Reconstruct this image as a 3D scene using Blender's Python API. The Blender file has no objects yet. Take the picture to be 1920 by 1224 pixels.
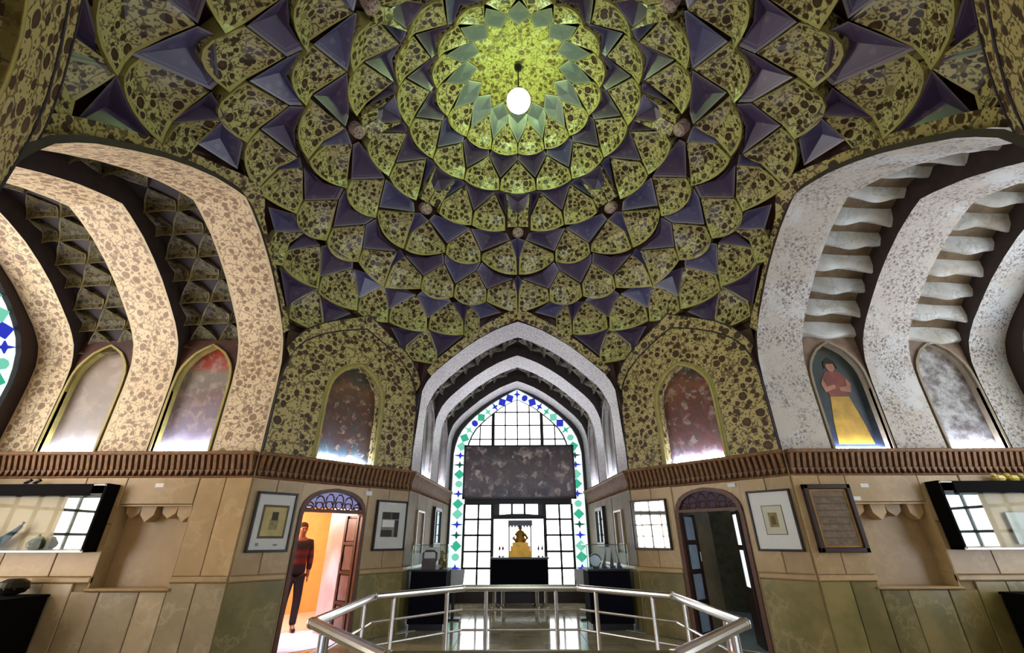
import bpy, math, random
from mathutils import Vector, Matrix
R = random.Random(7)
C = bpy.context.scene.collection
K, H = 1.3, 1.18            # metres per drawing unit; eye height in units (unit z = 0 is eye level)
Y0 = 3.965                  # centre of the octagon (units) ahead of the camera

# ------------------------------------------------------------------ camera, world, exposure
cam_d = bpy.data.cameras.new('camera'); cam = bpy.data.objects.new('camera', cam_d); C.objects.link(cam)
cam_d.sensor_width = 36.0; cam_d.sensor_fit = 'HORIZONTAL'; cam_d.lens = 813.58 / 1920 * 36.0
cam_d.clip_start = 0.05; cam_d.clip_end = 200
cam.location = (-0.0839 * K, 0, H * K)
PITCH, YAW, ROLL = 0.4567, 0.0039, -0.0031
cam.matrix_world = (Matrix.Translation(cam.location) @ Matrix.Rotation(YAW, 4, 'Z')
                    @ Matrix.Rotation(math.pi / 2 + PITCH, 4, 'X') @ Matrix.Rotation(ROLL, 4, 'Z'))
sc = bpy.context.scene
sc.camera = cam
sc.view_settings.view_transform = 'Standard'
try: sc.view_settings.look = 'None'
except Exception: pass
sc.view_settings.exposure = 0.12; sc.view_settings.gamma = 1.0
sc.view_settings.use_curve_mapping = False
w = bpy.data.worlds.new('world'); sc.world = w; w.use_nodes = True
bg = w.node_tree.nodes['Background']; bg.inputs[0].default_value = (0.62, 0.74, 1.0, 1); bg.inputs[1].default_value = 1.0
PANE_POWER = 8.0            # daylight through the frosted window panes
BULB_POWER = 620.0
LED_POWER = 95.0

# ------------------------------------------------------------------ materials
def lin(c):
    r = []
    for v in c:
        v = v / 255.0
        r.append(v / 12.92 if v <= 0.04045 else ((v + 0.055) / 1.055) ** 2.4)
    return (r[0], r[1], r[2], 1.0)
MATS = {}
class N:
    def __init__(s, name):
        s.m = bpy.data.materials.new(name); s.m.use_nodes = True
        s.t = s.m.node_tree; s.t.nodes.clear()
        s.out = s.t.nodes.new('ShaderNodeOutputMaterial')
    def n(s, typ, **kw):
        x = s.t.nodes.new(typ)
        for k, v in kw.items(): setattr(x, k, v)
        return x
    def l(s, a, b): s.t.links.new(a, b)
    def bsdf(s, rough=0.6, metal=0.0, spec=0.4):
        b = s.n('ShaderNodeBsdfPrincipled'); b.inputs['Roughness'].default_value = rough
        b.inputs['Metallic'].default_value = metal
        b.inputs['Specular IOR Level'].default_value = spec
        s.l(b.outputs[0], s.out.inputs[0]); return b
    def pos(s, scale=1.0, off=(0, 0, 0), distort=0.0, dscale=3.0):
        g = s.n('ShaderNodeNewGeometry'); v = g.outputs['Position']
        a = s.n('ShaderNodeVectorMath', operation='MULTIPLY_ADD'); s.l(v, a.inputs[0])
        a.inputs[1].default_value = (scale,) * 3; a.inputs[2].default_value = off
        v = a.outputs[0]
        if distort:
            nz = s.n('ShaderNodeTexNoise'); nz.inputs['Scale'].default_value = dscale; s.l(v, nz.inputs['Vector'])
            b = s.n('ShaderNodeVectorMath', operation='MULTIPLY_ADD'); s.l(nz.outputs['Color'], b.inputs[0])
            b.inputs[1].default_value = (distort,) * 3; s.l(v, b.inputs[2]); v = b.outputs[0]
        return v
    def noise(s, v, scale, detail=3, rough=0.55):
        x = s.n('ShaderNodeTexNoise'); x.inputs['Scale'].default_value = scale; x.inputs['Detail'].default_value = detail
        x.inputs['Roughness'].default_value = rough
        s.l(v, x.inputs['Vector']); return x.outputs['Fac']
    def vor(s, v, scale, feature='F1', out='Distance'):
        x = s.n('ShaderNodeTexVoronoi', feature=feature); x.inputs['Scale'].default_value = scale
        s.l(v, x.inputs['Vector']); return x.outputs[out], x
    def math(s, op, a, b=None):
        x = s.n('ShaderNodeMath', operation=op)
        for i, q in enumerate((a, b)):
            if q is None: continue
            if isinstance(q, (int, float)): x.inputs[i].default_value = q
            else: s.l(q, x.inputs[i])
        return x.outputs[0]
    def step(s, v, lo, hi, a=0.0, b=1.0):
        x = s.n('ShaderNodeMapRange', interpolation_type='SMOOTHSTEP'); s.l(v, x.inputs[0])
        x.inputs[1].default_value = lo; x.inputs[2].default_value = hi; x.inputs[3].default_value = a; x.inputs[4].default_value = b
        return x.outputs[0]
    def mix(s, f, a, b):
        x = s.n('ShaderNodeMix', data_type='RGBA')
        if isinstance(f, (int, float)): x.inputs[0].default_value = f
        else: s.l(f, x.inputs[0])
        for i, q in ((6, a), (7, b)):
            if isinstance(q, tuple): x.inputs[i].default_value = lin(q) if len(q) == 3 else q
            else: s.l(q, x.inputs[i])
        return x.outputs[2]
    def ramp(s, f, stops, const=False):
        x = s.n('ShaderNodeValToRGB'); s.l(f, x.inputs[0]); e = x.color_ramp.elements
        if const: x.color_ramp.interpolation = 'CONSTANT'
        while len(e) < len(stops): e.new(0.5)
        for q, (p, c) in zip(e, stops): q.position = p; q.color = lin(c)
        return x.outputs[0]
    def bump(s, b, h, strength=0.3, dist=0.02):
        x = s.n('ShaderNodeBump'); x.inputs['Strength'].default_value = strength; x.inputs['Distance'].default_value = dist
        s.l(h, x.inputs['Height']); s.l(x.outputs[0], b.inputs['Normal'])
    def uv(s):
        u = s.n('ShaderNodeUVMap'); sp = s.n('ShaderNodeSeparateXYZ'); s.l(u.outputs[0], sp.inputs[0]); return sp.outputs[0], sp.outputs[1]

def plain(name, col, rough=0.6, metal=0.0, var=0.12, scale=6.0, spec=0.4):
    if name in MATS: return MATS[name]
    k = N(name); b = k.bsdf(rough, metal, spec)
    f = k.noise(k.pos(), scale, 4)
    c2 = tuple(max(0, min(255, q * (1 - var * 2))) for q in col); c3 = tuple(min(255, q * (1 + var)) for q in col)
    k.l(k.mix(f, c2, c3), b.inputs['Base Color']); MATS[name] = k.m; return k.m

def emit(name, col, power):
    if name in MATS: return MATS[name]
    k = N(name); e = k.n('ShaderNodeEmission'); e.inputs[0].default_value = lin(col); e.inputs[1].default_value = power
    k.l(e.outputs[0], k.out.inputs[0]); MATS[name] = k.m; return k.m

def glass(name, tint=(248, 251, 250), alpha=0.12):
    if name in MATS: return MATS[name]
    k = N(name); t = k.n('ShaderNodeBsdfTransparent'); t.inputs[0].default_value = lin(tint)
    g = k.n('ShaderNodeBsdfGlossy'); g.inputs['Roughness'].default_value = 0.02
    m = k.n('ShaderNodeMixShader'); m.inputs[0].default_value = 0.012; k.l(t.outputs[0], m.inputs[1]); k.l(g.outputs[0], m.inputs[2])
    k.l(m.outputs[0], k.out.inputs[0]); MATS[name] = k.m; return k.m

def floral(name, ground, ground2, flower, flower2, scale, border=None, cover=0.0, rough=0.45, worn=None, off=(0, 0, 0)):
    """painted arabesque: large blossoms, leaves and winding stems on a ground; optional painted line along the piece's edge"""
    if name in MATS: return MATS[name]
    k = N(name); b = k.bsdf(rough, 0, 0.35)
    v = k.pos(1.0, off, 0.035, 7.0)
    d1, v1 = k.vor(v, scale)
    wob = k.math('MULTIPLY', k.math('SUBTRACT', k.noise(v, scale * 7, 2), 0.5), 0.10)
    dw = k.math('ADD', d1, wob)
    rnd = k.n('ShaderNodeSeparateColor'); k.l(v1.outputs['Color'], rnd.inputs[0])
    gate = k.step(rnd.outputs[0], 0.30, 0.32)
    big = k.math('MULTIPLY', k.step(dw, 0.22 + cover, 0.25 + cover, 1, 0), gate)
    halo = k.math('SUBTRACT', 1.0, k.math('MULTIPLY', k.step(dw, 0.28 + cover, 0.31 + cover, 1, 0), gate))
    d2, v2 = k.vor(k.pos(1.0, (3.1, 1.7, 5.2), 0.07, 6.0), scale * 2.25)
    rnd2 = k.n('ShaderNodeSeparateColor'); k.l(v2.outputs['Color'], rnd2.inputs[0])
    leaf = k.math('MULTIPLY', k.step(k.math('ADD', d2, k.math('MULTIPLY', wob, 1.6)), 0.33 + cover, 0.38 + cover, 1, 0), k.step(rnd2.outputs[1], 0.10, 0.12))
    d3, _ = k.vor(k.pos(1.0, (7, 2, 1), 0.2, 5.0), scale * 1.3, 'DISTANCE_TO_EDGE')
    stem = k.step(d3, 0.025, 0.055, 0.75, 0)
    d4, _ = k.vor(k.pos(1.0, (1, 9, 4), 0.05, 9.0), scale * 5.6)
    bud = k.math('MULTIPLY', k.step(d4, 0.26 + cover, 0.36 + cover, 1, 0), 0.8)
    f = k.math('MAXIMUM', leaf, k.math('MAXIMUM', stem, bud))
    f = k.math('MAXIMUM', big, k.math('MULTIPLY', f, halo))
    g = k.mix(k.noise(k.pos(), 1.3, 3), ground, ground2)
    petal = k.mix(k.step(d1, 0.06, 0.16, 1, 0), flower, flower2)
    petal = k.mix(k.step(rnd2.outputs[0], 0.4, 0.6), petal, flower)
    if worn:
        wf = k.step(k.noise(k.pos(1, (5, 5, 5)), 1.1, 6, 0.65), 0.48, 0.60)
        f = k.math('MULTIPLY', f, k.step(k.noise(k.pos(1, (2, 8, 5)), 1.6, 6, 0.7), 0.36, 0.56))
        g = k.mix(wf, g, worn)
    c = k.mix(f, g, petal)
    if border:
        u, vv = k.uv()
        e = k.math('ABSOLUTE', k.math('SUBTRACT', u, 0.5))
        e = k.math('MAXIMUM', k.step(e, 0.445, 0.46), k.step(vv, 0.045, 0.06, 1, 0))
        c = k.mix(e, c, border)
    k.l(c, b.inputs['Base Color'])
    k.bump(b, f, 0.12, 0.01)
    MATS[name] = k.m; return k.m

def facet(name, c1, c2, dot, line):
    """purple hollow facets: mottled paint with small dots and a pale painted line along the edge"""
    if name in MATS: return MATS[name]
    k = N(name); b = k.bsdf(0.3, 0, 0.5)
    g = k.mix(k.noise(k.pos(), 2.2, 4), c1, c2)
    oi = k.n('ShaderNodeObjectInfo')
    g = k.mix(k.math('MULTIPLY', oi.outputs['Random'], 0.55), g, c2)
    d, _ = k.vor(k.pos(1, (0, 0, 0), 0.05, 4), 6.0)
    g = k.mix(k.math('MULTIPLY', k.step(d, 0.18, 0.3, 1, 0), 0.45), g, dot)
    u, vv = k.uv()
    g = k.mix(k.math('MULTIPLY', k.step(u, 0.08, 0.11, 1, 0), 0.75), g, line)
    g = k.mix(k.math('MULTIPLY', k.math('MULTIPLY', k.step(u, 0.16, 0.17), k.step(u, 0.2, 0.21, 1, 0)), 0.35), g, line)
    k.l(g, b.inputs['Base Color']); MATS[name] = k.m; return k.m

def stone(name, c1, c2, vein, rough=0.25, scale=1.2, stain=None, bumpy=0.05):
    if name in MATS: return MATS[name]
    k = N(name); b = k.bsdf(rough, 0, 0.45)
    oi = k.n('ShaderNodeObjectInfo')
    sh = k.n('ShaderNodeVectorMath', operation='SCALE'); sh.inputs[0].default_value = (17, 31, 11); k.l(oi.outputs['Random'], sh.inputs['Scale'])
    ad = k.n('ShaderNodeVectorMath', operation='ADD'); k.l(k.pos(), ad.inputs[0]); k.l(sh.outputs[0], ad.inputs[1])
    v = ad.outputs[0]
    f = k.noise(v, scale * 1.5, 8, 0.62)
    g = k.mix(k.step(f, 0.3, 0.7), c1, c2)
    vn = k.noise(v, scale * 0.8, 6, 0.6)
    ve = k.math('ABSOLUTE', k.math('SUBTRACT', vn, 0.5))
    g = k.mix(k.math('MULTIPLY', k.step(ve, 0.0, 0.02, 1, 0), 0.4), g, vein)
    if stain:
        g = k.mix(k.math('MULTIPLY', k.step(k.noise(v, 0.9, 5), 0.58, 0.72), 0.55), g, stain)
    hsv = k.n('ShaderNodeHueSaturation'); k.l(g, hsv.inputs['Color'])
    k.l(k.step(oi.outputs['Random'], 0.0, 1.0, 0.82, 1.12), hsv.inputs['Value'])
    k.l(hsv.outputs[0], b.inputs['Base Color'])
    k.bump(b, f, bumpy, 0.02)
    MATS[name] = k.m; return k.m

def painted(name, bands, splashes, scale=5.0, seed=0.0, amount=0.75, rough=0.35):
    """an old figure painting read from afar: vertical colour bands broken up by blots of several colours"""
    if name in MATS: return MATS[name]
    k = N(name); b = k.bsdf(rough, 0, 0.4)
    tc = k.n('ShaderNodeTexCoord'); sp = k.n('ShaderNodeSeparateXYZ'); k.l(tc.outputs['Generated'], sp.inputs[0])
    v = k.pos(1.0, (seed, seed * 1.7, -seed), 0.12, 7.0)
    z = k.math('ADD', sp.outputs[2], k.math('MULTIPLY', k.math('SUBTRACT', k.noise(v, 2.5, 4), 0.5), 0.35))
    g = k.ramp(z, bands)
    n1 = k.noise(v, scale, 7, 0.65)
    _, vc = k.vor(v, scale * 1.7); s2 = k.n('ShaderNodeSeparateColor'); k.l(vc.outputs['Color'], s2.inputs[0])
    blot = k.ramp(k.math('ADD', k.math('MULTIPLY', s2.outputs[0], 0.7), k.math('MULTIPLY', n1, 0.3)), splashes)
    c = k.mix(k.math('MULTIPLY', k.step(n1, 0.42, 0.6), amount), g, blot)
    k.l(c, b.inputs['Base Color']); MATS[name] = k.m; return k.m

OL_LINE = (168, 158, 98)
m_olive = floral('olive_arabesque', (192, 180, 128), (172, 164, 108), (62, 46, 32), (104, 58, 42), 4.4, OL_LINE, 0.05, 0.28)
m_olive_flat = floral('olive_arabesque_panel', (190, 172, 118), (176, 160, 104), (70, 50, 34), (92, 60, 44), 3.5, None, 0.04)
m_star = floral('yellow_arabesque', (180, 170, 96), (156, 152, 82), (92, 78, 34), (110, 84, 40), 4.2)
m_purple = facet('purple_facets', (82, 66, 104), (60, 50, 74), (116, 88, 104), (126, 118, 126))
m_slate = facet('slate_facets', (98, 104, 112), (84, 88, 104), (116, 116, 124), (140, 142, 122))
m_blue_facet = facet('lit_blue_facets', (94, 92, 132), (66, 62, 98), (122, 112, 136), (136, 132, 142))  # bluish copy: light caught by some facets is put into its colour
m_dark_gap = plain('dark_purple_ground', (46, 36, 46), 0.6)
m_maroon = plain('maroon_spandrel', (78, 46, 38), 0.5, var=0.25, scale=3)
m_rose = floral('rosette_paint', (182, 162, 150), (168, 148, 140), (110, 84, 78), (120, 80, 70), 9.0)
m_vault_dark = floral('dark_vault_arabesque', (104, 98, 60), (84, 76, 52), (40, 30, 24), (60, 40, 30), 4.5, (120, 112, 78))
m_vault_back = floral('lit_vault_arabesque', (176, 172, 156), (150, 146, 130), (74, 66, 58), (90, 76, 64), 4.5, (170, 166, 148))  # light on the far vault's cells is put into this paler paint
m_rib_left = floral('cream_rib_arabesque', (230, 212, 182), (222, 198, 158), (150, 126, 104), (138, 106, 84), 3.9, (206, 190, 156), 0.02)
m_rib_back = floral('pale_rib_arabesque', (214, 208, 208), (206, 200, 196), (168, 156, 158), (168, 150, 146), 8.0, None)
m_rib_right = floral('worn_white_rib', (200, 196, 190), (190, 180, 164), (128, 118, 114), (128, 108, 100), 7.5, None, 0.0, 0.6, (204, 204, 202))
m_plaster = stone('stripped_plaster', (206, 210, 210), (176, 172, 158), (130, 120, 96), 0.75, 1.6, (150, 122, 80), 0.5)
m_plaster_dark = stone('bare_brown_plaster', (124, 104, 76), (92, 76, 56), (70, 58, 44), 0.8, 2.0, None, 0.5)
m_tan = stone('tan_alabaster', (186, 158, 116), (168, 140, 98), (196, 172, 132), 0.32, 1.0, (150, 118, 82))
m_moss = stone('mossy_onyx', (138, 122, 76), (104, 98, 54), (164, 150, 104), 0.28, 1.3, (150, 112, 78))
m_grey_marble = stone('grey_marble', (178, 160, 132), (146, 134, 106), (190, 176, 150), 0.3, 1.2, (170, 138, 112))
m_floor = stone('polished_floor', (178, 166, 138), (148, 138, 110), (190, 180, 156), 0.10, 1.0, None, 0.01)
m_joint = plain('mortar', (140, 122, 88), 0.8)
m_lilac = stone('pale_lilac_marble', (202, 192, 196), (176, 164, 166), (214, 206, 208), 0.4, 1.2)
m_alcove = stone('alcove_stone', (128, 110, 80), (100, 88, 64), (140, 124, 96), 0.65, 1.2)
m_matt = plain('black_matt', (9, 8, 10), 0.85, var=0.1, spec=0.08)
m_brown = plain('cornice_brown', (126, 90, 58), 0.55, var=0.3, scale=12)
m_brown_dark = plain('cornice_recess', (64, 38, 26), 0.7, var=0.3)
m_wood = plain('red_brown_wood', (86, 48, 36), 0.4, var=0.25, scale=9)
m_wood_dark = plain('dark_wood', (46, 30, 26), 0.4, var=0.2)
m_black = plain('black_lacquer', (14, 13, 15), 0.3, var=0.1)
m_navy = plain('navy_cloth', (15, 14, 26), 0.85, var=0.15, spec=0.1)
m_steel = plain('brushed_steel', (196, 192, 186), 0.22, 1.0, 0.05)
m_gold = plain('gilt', (190, 142, 52), 0.35, 0.7, 0.15)
m_mat = plain('grey_white_mount', (206, 206, 204), 0.7, var=0.03)
m_paper = plain('aged_paper', (188, 172, 118), 0.7, var=0.12)
m_white = plain('white_card', (226, 226, 226), 0.6, var=0.02)
m_lead = plain('dark_window_bars', (30, 26, 26), 0.5)
m_frame_dark = plain('dark_window_jamb', (52, 38, 34), 0.5)
m_gilt_edge = plain('yellow_niche_moulding', (176, 160, 92), 0.45)
m_glass = glass('clear_glass')
m_mirror = plain('mirror_silver', (205, 208, 208), 0.03, 1.0, 0.0)
m_pane = emit('frosted_daylight_pane', (250, 252, 255), PANE_POWER)
PANES = {'back': emit('far_daylight_pane', (250, 252, 255), 5.5), 'left': emit('left_daylight_pane', (255, 244, 232), 8.0), 'right': emit('right_daylight_pane', (244, 248, 255), 6.0), 'front': emit('entrance_daylight_pane', (226, 236, 255), PANE_POWER + 1)}
m_green = emit('green_glass', (60, 176, 140), 1.0)
m_teal = emit('teal_glass', (120, 206, 178), 1.0)
m_blue = emit('blue_glass', (48, 58, 190), 1.0)
m_dkgreen = emit('dark_green_glass', (36, 84, 70), 0.9)
m_amber = emit('amber_glass', (240, 200, 130), 1.0)
m_palepane = emit('pale_border_glass', (222, 244, 244), 1.25)
m_led = emit('led_strip_light', (216, 226, 255), LED_POWER)
m_globe = emit('lit_globe', (236, 255, 232), 14.0)

# ------------------------------------------------------------------ geometry helpers (all coordinates in drawing units)
def T(p): return Vector((p[0] * K, p[1] * K, (p[2] + H) * K))
WLOC = {}
def raw(name, vs, fs, mat, parent=None, uv=None, smooth=False, origin=None, mat2=None, pick=None):
    """vs in units -> one mesh object with its origin at its base (or a part, placed under its parent)"""
    W = [T(v) for v in vs]
    if origin is not None: o = T(origin)
    else:
        xs = [v.x for v in W]; ys = [v.y for v in W]; zs = [v.z for v in W]
        o = Vector(((min(xs) + max(xs)) / 2, (min(ys) + max(ys)) / 2, min(zs)))
    me = bpy.data.meshes.new(name); me.from_pydata([v - o for v in W], [], fs)
    if uv:
        ul = me.uv_layers.new(name='UVMap')
        for lp in me.loops: ul.data[lp.index].uv = uv[lp.vertex_index]
    if mat is not None: me.materials.append(mat)
    if mat2 is not None:
        me.materials.append(mat2)
        for i, pl in enumerate(me.polygons): pl.material_index = 1 if pick(i) else 0
    if smooth: me.polygons.foreach_set('use_smooth', [True] * len(me.polygons))
    me.update()
    ob = bpy.data.objects.new(name, me); C.objects.link(ob)
    if parent is not None: ob.parent = parent; ob.location = o - WLOC[parent]
    else: ob.location = o
    WLOC[ob] = o
    return ob
def S(name, geo, mat, parent=None, **kw): return raw(name, geo[0], geo[1], mat, parent, **kw)
def tag(o, label=None, cat=None, group=None, kind=None):
    if label: o['label'] = label
    if cat: o['category'] = cat
    if group: o['group'] = group
    if kind: o['kind'] = kind
    return o
def empty(name, loc, label=None, cat=None, group=None, kind=None):
    o = bpy.data.objects.new(name, None); C.objects.link(o); o.empty_display_size = 0.1
    o.location = T(loc); WLOC[o] = T(loc); return tag(o, label, cat, group, kind)
def struct(o): o['kind'] = 'structure'; return o
def inst(src, name, delta, parent):
    """another part sharing src's mesh, moved by delta (units) from it"""
    ob = bpy.data.objects.new(name, src.data); C.objects.link(ob); ob.parent = parent
    o = WLOC[src] + Vector(delta) * K; ob.location = o - WLOC[parent]; WLOC[ob] = o; return ob

def join(*gs):
    vs, fs = [], []
    for g in gs:
        b = len(vs); vs += list(g[0]); fs += [tuple(i + b for i in f) for f in g[1]]
    return vs, fs
BOXF = [(0, 3, 2, 1), (4, 5, 6, 7), (0, 1, 5, 4), (1, 2, 6, 5), (2, 3, 7, 6), (3, 0, 4, 7)]
def box(x0, x1, y0, y1, z0, z1):
    return [(x0, y0, z0), (x1, y0, z0), (x1, y1, z0), (x0, y1, z0), (x0, y0, z1), (x1, y0, z1), (x1, y1, z1), (x0, y1, z1)], list(BOXF)
class Fr:
    """wall frame: s along the wall, z up, d out of the wall into the room"""
    def __init__(f, o, x, n): f.o, f.x, f.n = Vector(o), Vector(x).normalized(), Vector(n).normalized()
    def p(f, s, z, d=0.0): v = f.o + f.x * s + f.n * d; return (v.x, v.y, v.z + z)
    def box(f, s0, s1, z0, z1, d0, d1):
        return [f.p(s0, z0, d0), f.p(s1, z0, d0), f.p(s1, z0, d1), f.p(s0, z0, d1), f.p(s0, z1, d0), f.p(s1, z1, d0), f.p(s1, z1, d1), f.p(s0, z1, d1)], list(BOXF)
    def bev(f, s0, s1, z0, z1, d0, d1, b=0.012):
        """slab with a chamfered face"""
        vs = [f.p(s0, z0, d0), f.p(s1, z0, d0), f.p(s1, z1, d0), f.p(s0, z1, d0),
              f.p(s0, z0, d1 - b), f.p(s1, z0, d1 - b), f.p(s1, z1, d1 - b), f.p(s0, z1, d1 - b),
              f.p(s0 + b, z0 + b, d1), f.p(s1 - b, z0 + b, d1), f.p(s1 - b, z1 - b, d1), f.p(s0 + b, z1 - b, d1)]
        fs = [(8, 9, 10, 11)]
        for i in range(4):
            j = (i + 1) % 4; fs += [(i, j, j + 4, i + 4), (i + 4, j + 4, j + 8, i + 8)]
        return vs, fs
    def poly(f, pts, d0, d1):
        n = len(pts); vs = [f.p(s, z, d0) for s, z in pts] + [f.p(s, z, d1) for s, z in pts]
        fs = [tuple(range(n))[::-1], tuple(range(n, 2 * n))] + [(i, (i + 1) % n, n + (i + 1) % n, n + i) for i in range(n)]
        return vs, fs
    def band(f, a, b, d0, d1):
        """strip between two polylines of equal length, with thickness"""
        n = len(a); vs = [f.p(s, z, d1) for s, z in a] + [f.p(s, z, d1) for s, z in b] + [f.p(s, z, d0) for s, z in a] + [f.p(s, z, d0) for s, z in b]
        fs = []
        for i in range(n - 1):
            fs += [(i, i + 1, n + i + 1, n + i), (2 * n + i, 2 * n + i + 1, i + 1, i), (n + i, n + i + 1, 3 * n + i + 1, 3 * n + i)]
        fs += [(0, n, 3 * n, 2 * n), (n - 1, 2 * n - 1, 4 * n - 1, 3 * n - 1)]
        return vs, fs
    def holed(f, s0, s1, z0, z1, hole, d=0.0):
        """wall face with an arched opening that starts at z0; hole = points up the left side, apex, down the right side"""
        k = max(range(len(hole)), key=lambda i: hole[i][1]); vs, fs = [], []
        def q(*p):
            b = len(vs); vs.extend(f.p(s, z, d) for s, z in p); fs.append(tuple(range(b, b + len(p))))
        L, Rr = hole[:k + 1], hole[k:][::-1]
        for i in range(len(L) - 1):
            if L[i + 1][1] > L[i][1] + 1e-6: q((s0, L[i][1]), L[i], L[i + 1], (s0, L[i + 1][1]))
        for i in range(len(Rr) - 1):
            if Rr[i + 1][1] > Rr[i][1] + 1e-6: q(Rr[i], (s1, Rr[i][1]), (s1, Rr[i + 1][1]), Rr[i + 1])
        za = hole[k][1]
        if z1 > za: q((s0, za), (s1, za), (s1, z1), (s0, z1))
        return vs, fs
    def reveal(f, hole, d0, d1):
        n = len(hole); vs = [f.p(s, z, d0) for s, z in hole] + [f.p(s, z, d1) for s, z in hole]
        return vs, [(i, i + 1, n + i + 1, n + i) for i in range(n - 1)]
    def tube(f, pts, r, d, n=6): return tube([f.p(s, z, d) for s, z in pts], r, n)
def tube(pts, r, n=8, closed=False):
    P = [Vector(p) for p in pts]; vs, fs = [], []; m = len(P)
    for i, p in enumerate(P):
        if closed: t = (P[(i + 1) % m] - P[i - 1])
        else: t = P[min(i + 1, m - 1)] - P[max(i - 1, 0)]
        t.normalize(); a = Vector((0, 0, 1)) if abs(t.z) < 0.9 else Vector((1, 0, 0))
        u = t.cross(a).normalized(); v = t.cross(u)
        k = 1.0
        if 0 < i < m - 1 or closed:
            e1 = (P[i] - P[i - 1]).normalized(); k = 1 / max(0.5, e1.dot(t))
        for j in range(n):
            an = 2 * math.pi * j / n; vs.append(tuple(p + (u * math.cos(an) + v * math.sin(an)) * r * (k if True else 1)))
    for i in range(m if closed else m - 1):
        b = ((i + 1) % m) * n
        for j in range(n): fs.append((i * n + j, i * n + (j + 1) % n, b + (j + 1) % n, b + j))
    if not closed: fs += [tuple(range(n))[::-1], tuple(range((m - 1) * n, m * n))]
    return vs, fs
def lathe(c, prof, n=16, sx=1.0, sy=1.0):
    vs, fs = [], []
    for r, z in prof:
        for j in range(n):
            a = 2 * math.pi * j / n; vs.append((c[0] + r * sx * math.cos(a), c[1] + r * sy * math.sin(a), c[2] + z))
    for i in range(len(prof) - 1):
        for j in range(n): fs.append((i * n + j, i * n + (j + 1) % n, (i + 1) * n + (j + 1) % n, (i + 1) * n + j))
    fs += [tuple(range(n))[::-1], tuple(range((len(prof) - 1) * n, len(prof) * n))]
    return vs, fs
def lerp(a, b, t): return a + (b - a) * t
def interp(tab, x):
    """tab = [(x, y)...] ascending in x"""
    if x <= tab[0][0]: return tab[0][1]
    for (a, b), (c, d) in zip(tab, tab[1:]):
        if x <= c: return lerp(b, d, (x - a) / (c - a))
    return tab[-1][1]

# ------------------------------------------------------------------ shared profiles
ARCH = [(1.0, 1.0), (1.0, 1.5), (1.0, 1.9), (.985, 2.25), (.93, 2.5), (.85, 2.70), (.70, 2.95), (.55, 3.18), (.40, 3.37), (.25, 3.53), (.1, 3.65), (0.0, 3.71)]
def arch_z(q): return interp([(a, b) for a, b in ARCH[::-1] if b >= 1.9], abs(q)) if abs(q) < 1 else 1.0
PANEL = [(1.0, 1.0), (1.0, 1.6), (1.0, 2.0), (.97, 2.25), (.9, 2.45), (.8, 2.62), (.6, 2.80), (.3, 2.98), (0, 3.12)]
NICHE = [(1.0, 1.0), (1.0, 1.5), (1.0, 1.85), (.97, 2.05), (.85, 2.2), (.55, 2.36), (.25, 2.44), (0, 2.49)]
def halfarch(prof, c, w): return [(c - a * w, b) for a, b in prof] + [(c + a * w, b) for a, b in prof[::-1][1:]]
def apex(t): return 3.69 - 0.062 * t
def arch_at(t, w):
    s = (apex(t) - 1.9) / 1.81
    return [(a * w, b if b <= 1.9 else 1.9 + (b - 1.9) * s) for a, b in ARCH]

# wall frames
BK = 7.31
WB = 1.76
FL = Fr((0, 5.575, 0), (1, 0, 0), (0, -1, 0))                         # left and right alcove back walls (s = x)
DR = Fr((3.28, 5.575, 0), (WB - 3.28, BK - 5.575, 0), (-(BK - 5.575), -(3.28 - WB), 0))
DL = Fr((-3.28, 5.575, 0), (3.28 - WB, BK - 5.575, 0), ((BK - 5.575), -(3.28 - WB), 0))
DLEN = math.hypot(3.28 - WB, BK - 5.575)
yf = 2.0; bf = 0.30; SF = 1.21          # the near halves of the side alcoves are a little wider
DFR = Fr((3.28, yf, 0), (WB - 3.28, bf - yf, 0), (bf - yf, 3.28 - WB, 0))
DFL = Fr((-3.28, yf, 0), (3.28 - WB, bf - yf, 0), (yf - bf, 3.28 - WB, 0))
BR = Fr((WB, BK, 0), (-0.16, 3.5, 0), (-1, -0.0457, 0))               # back alcove side walls (s = depth)
BL = Fr((-WB, BK, 0), (0.16, 3.5, 0), (1, -0.0457, 0))
def resample(pts, n):
    L = [0.0]
    for a, b in zip(pts, pts[1:]): L.append(L[-1] + math.hypot(b[0] - a[0], b[1] - a[1]))
    out = []
    for i in range(n):
        t = L[-1] * i / (n - 1); k = 0
        while k < len(L) - 2 and L[k + 1] < t: k += 1
        u = (t - L[k]) / max(1e-9, L[k + 1] - L[k])
        out.append((lerp(pts[k][0], pts[k + 1][0], u), lerp(pts[k][1], pts[k + 1][1], u)))
    return out
def outline(prof, c, w, n=33):
    h = resample(prof, n // 2 + 1)
    return [(c - a * w, b) for a, b in h] + [(c + a * w, b) for a, b in h[::-1][1:]]

# ------------------------------------------------------------------ floor
floor = struct(S('floor', box(-7.2, 7.2, -3.2, 11.2, -1.30, -1.188), m_joint))
TS = 0.56
t0 = None
for i in range(-6, 7):
    for j in range(12):
        x, y = i * TS, 4.45 + j * TS
        if t0 is None:
            t0 = S('floor_tile', box(x - TS / 2 + .004, x + TS / 2 - .004, y + .004, y + TS - .004, -1.188, -1.18), m_floor, floor); b0 = (x, y)
        else: inst(t0, 'floor_tile', (x - b0[0], y - b0[1], 0), floor)
S('floor_field', box(-7.2, 7.2, -3.2, 4.44, -1.188, -1.18), m_floor, floor)

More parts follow.
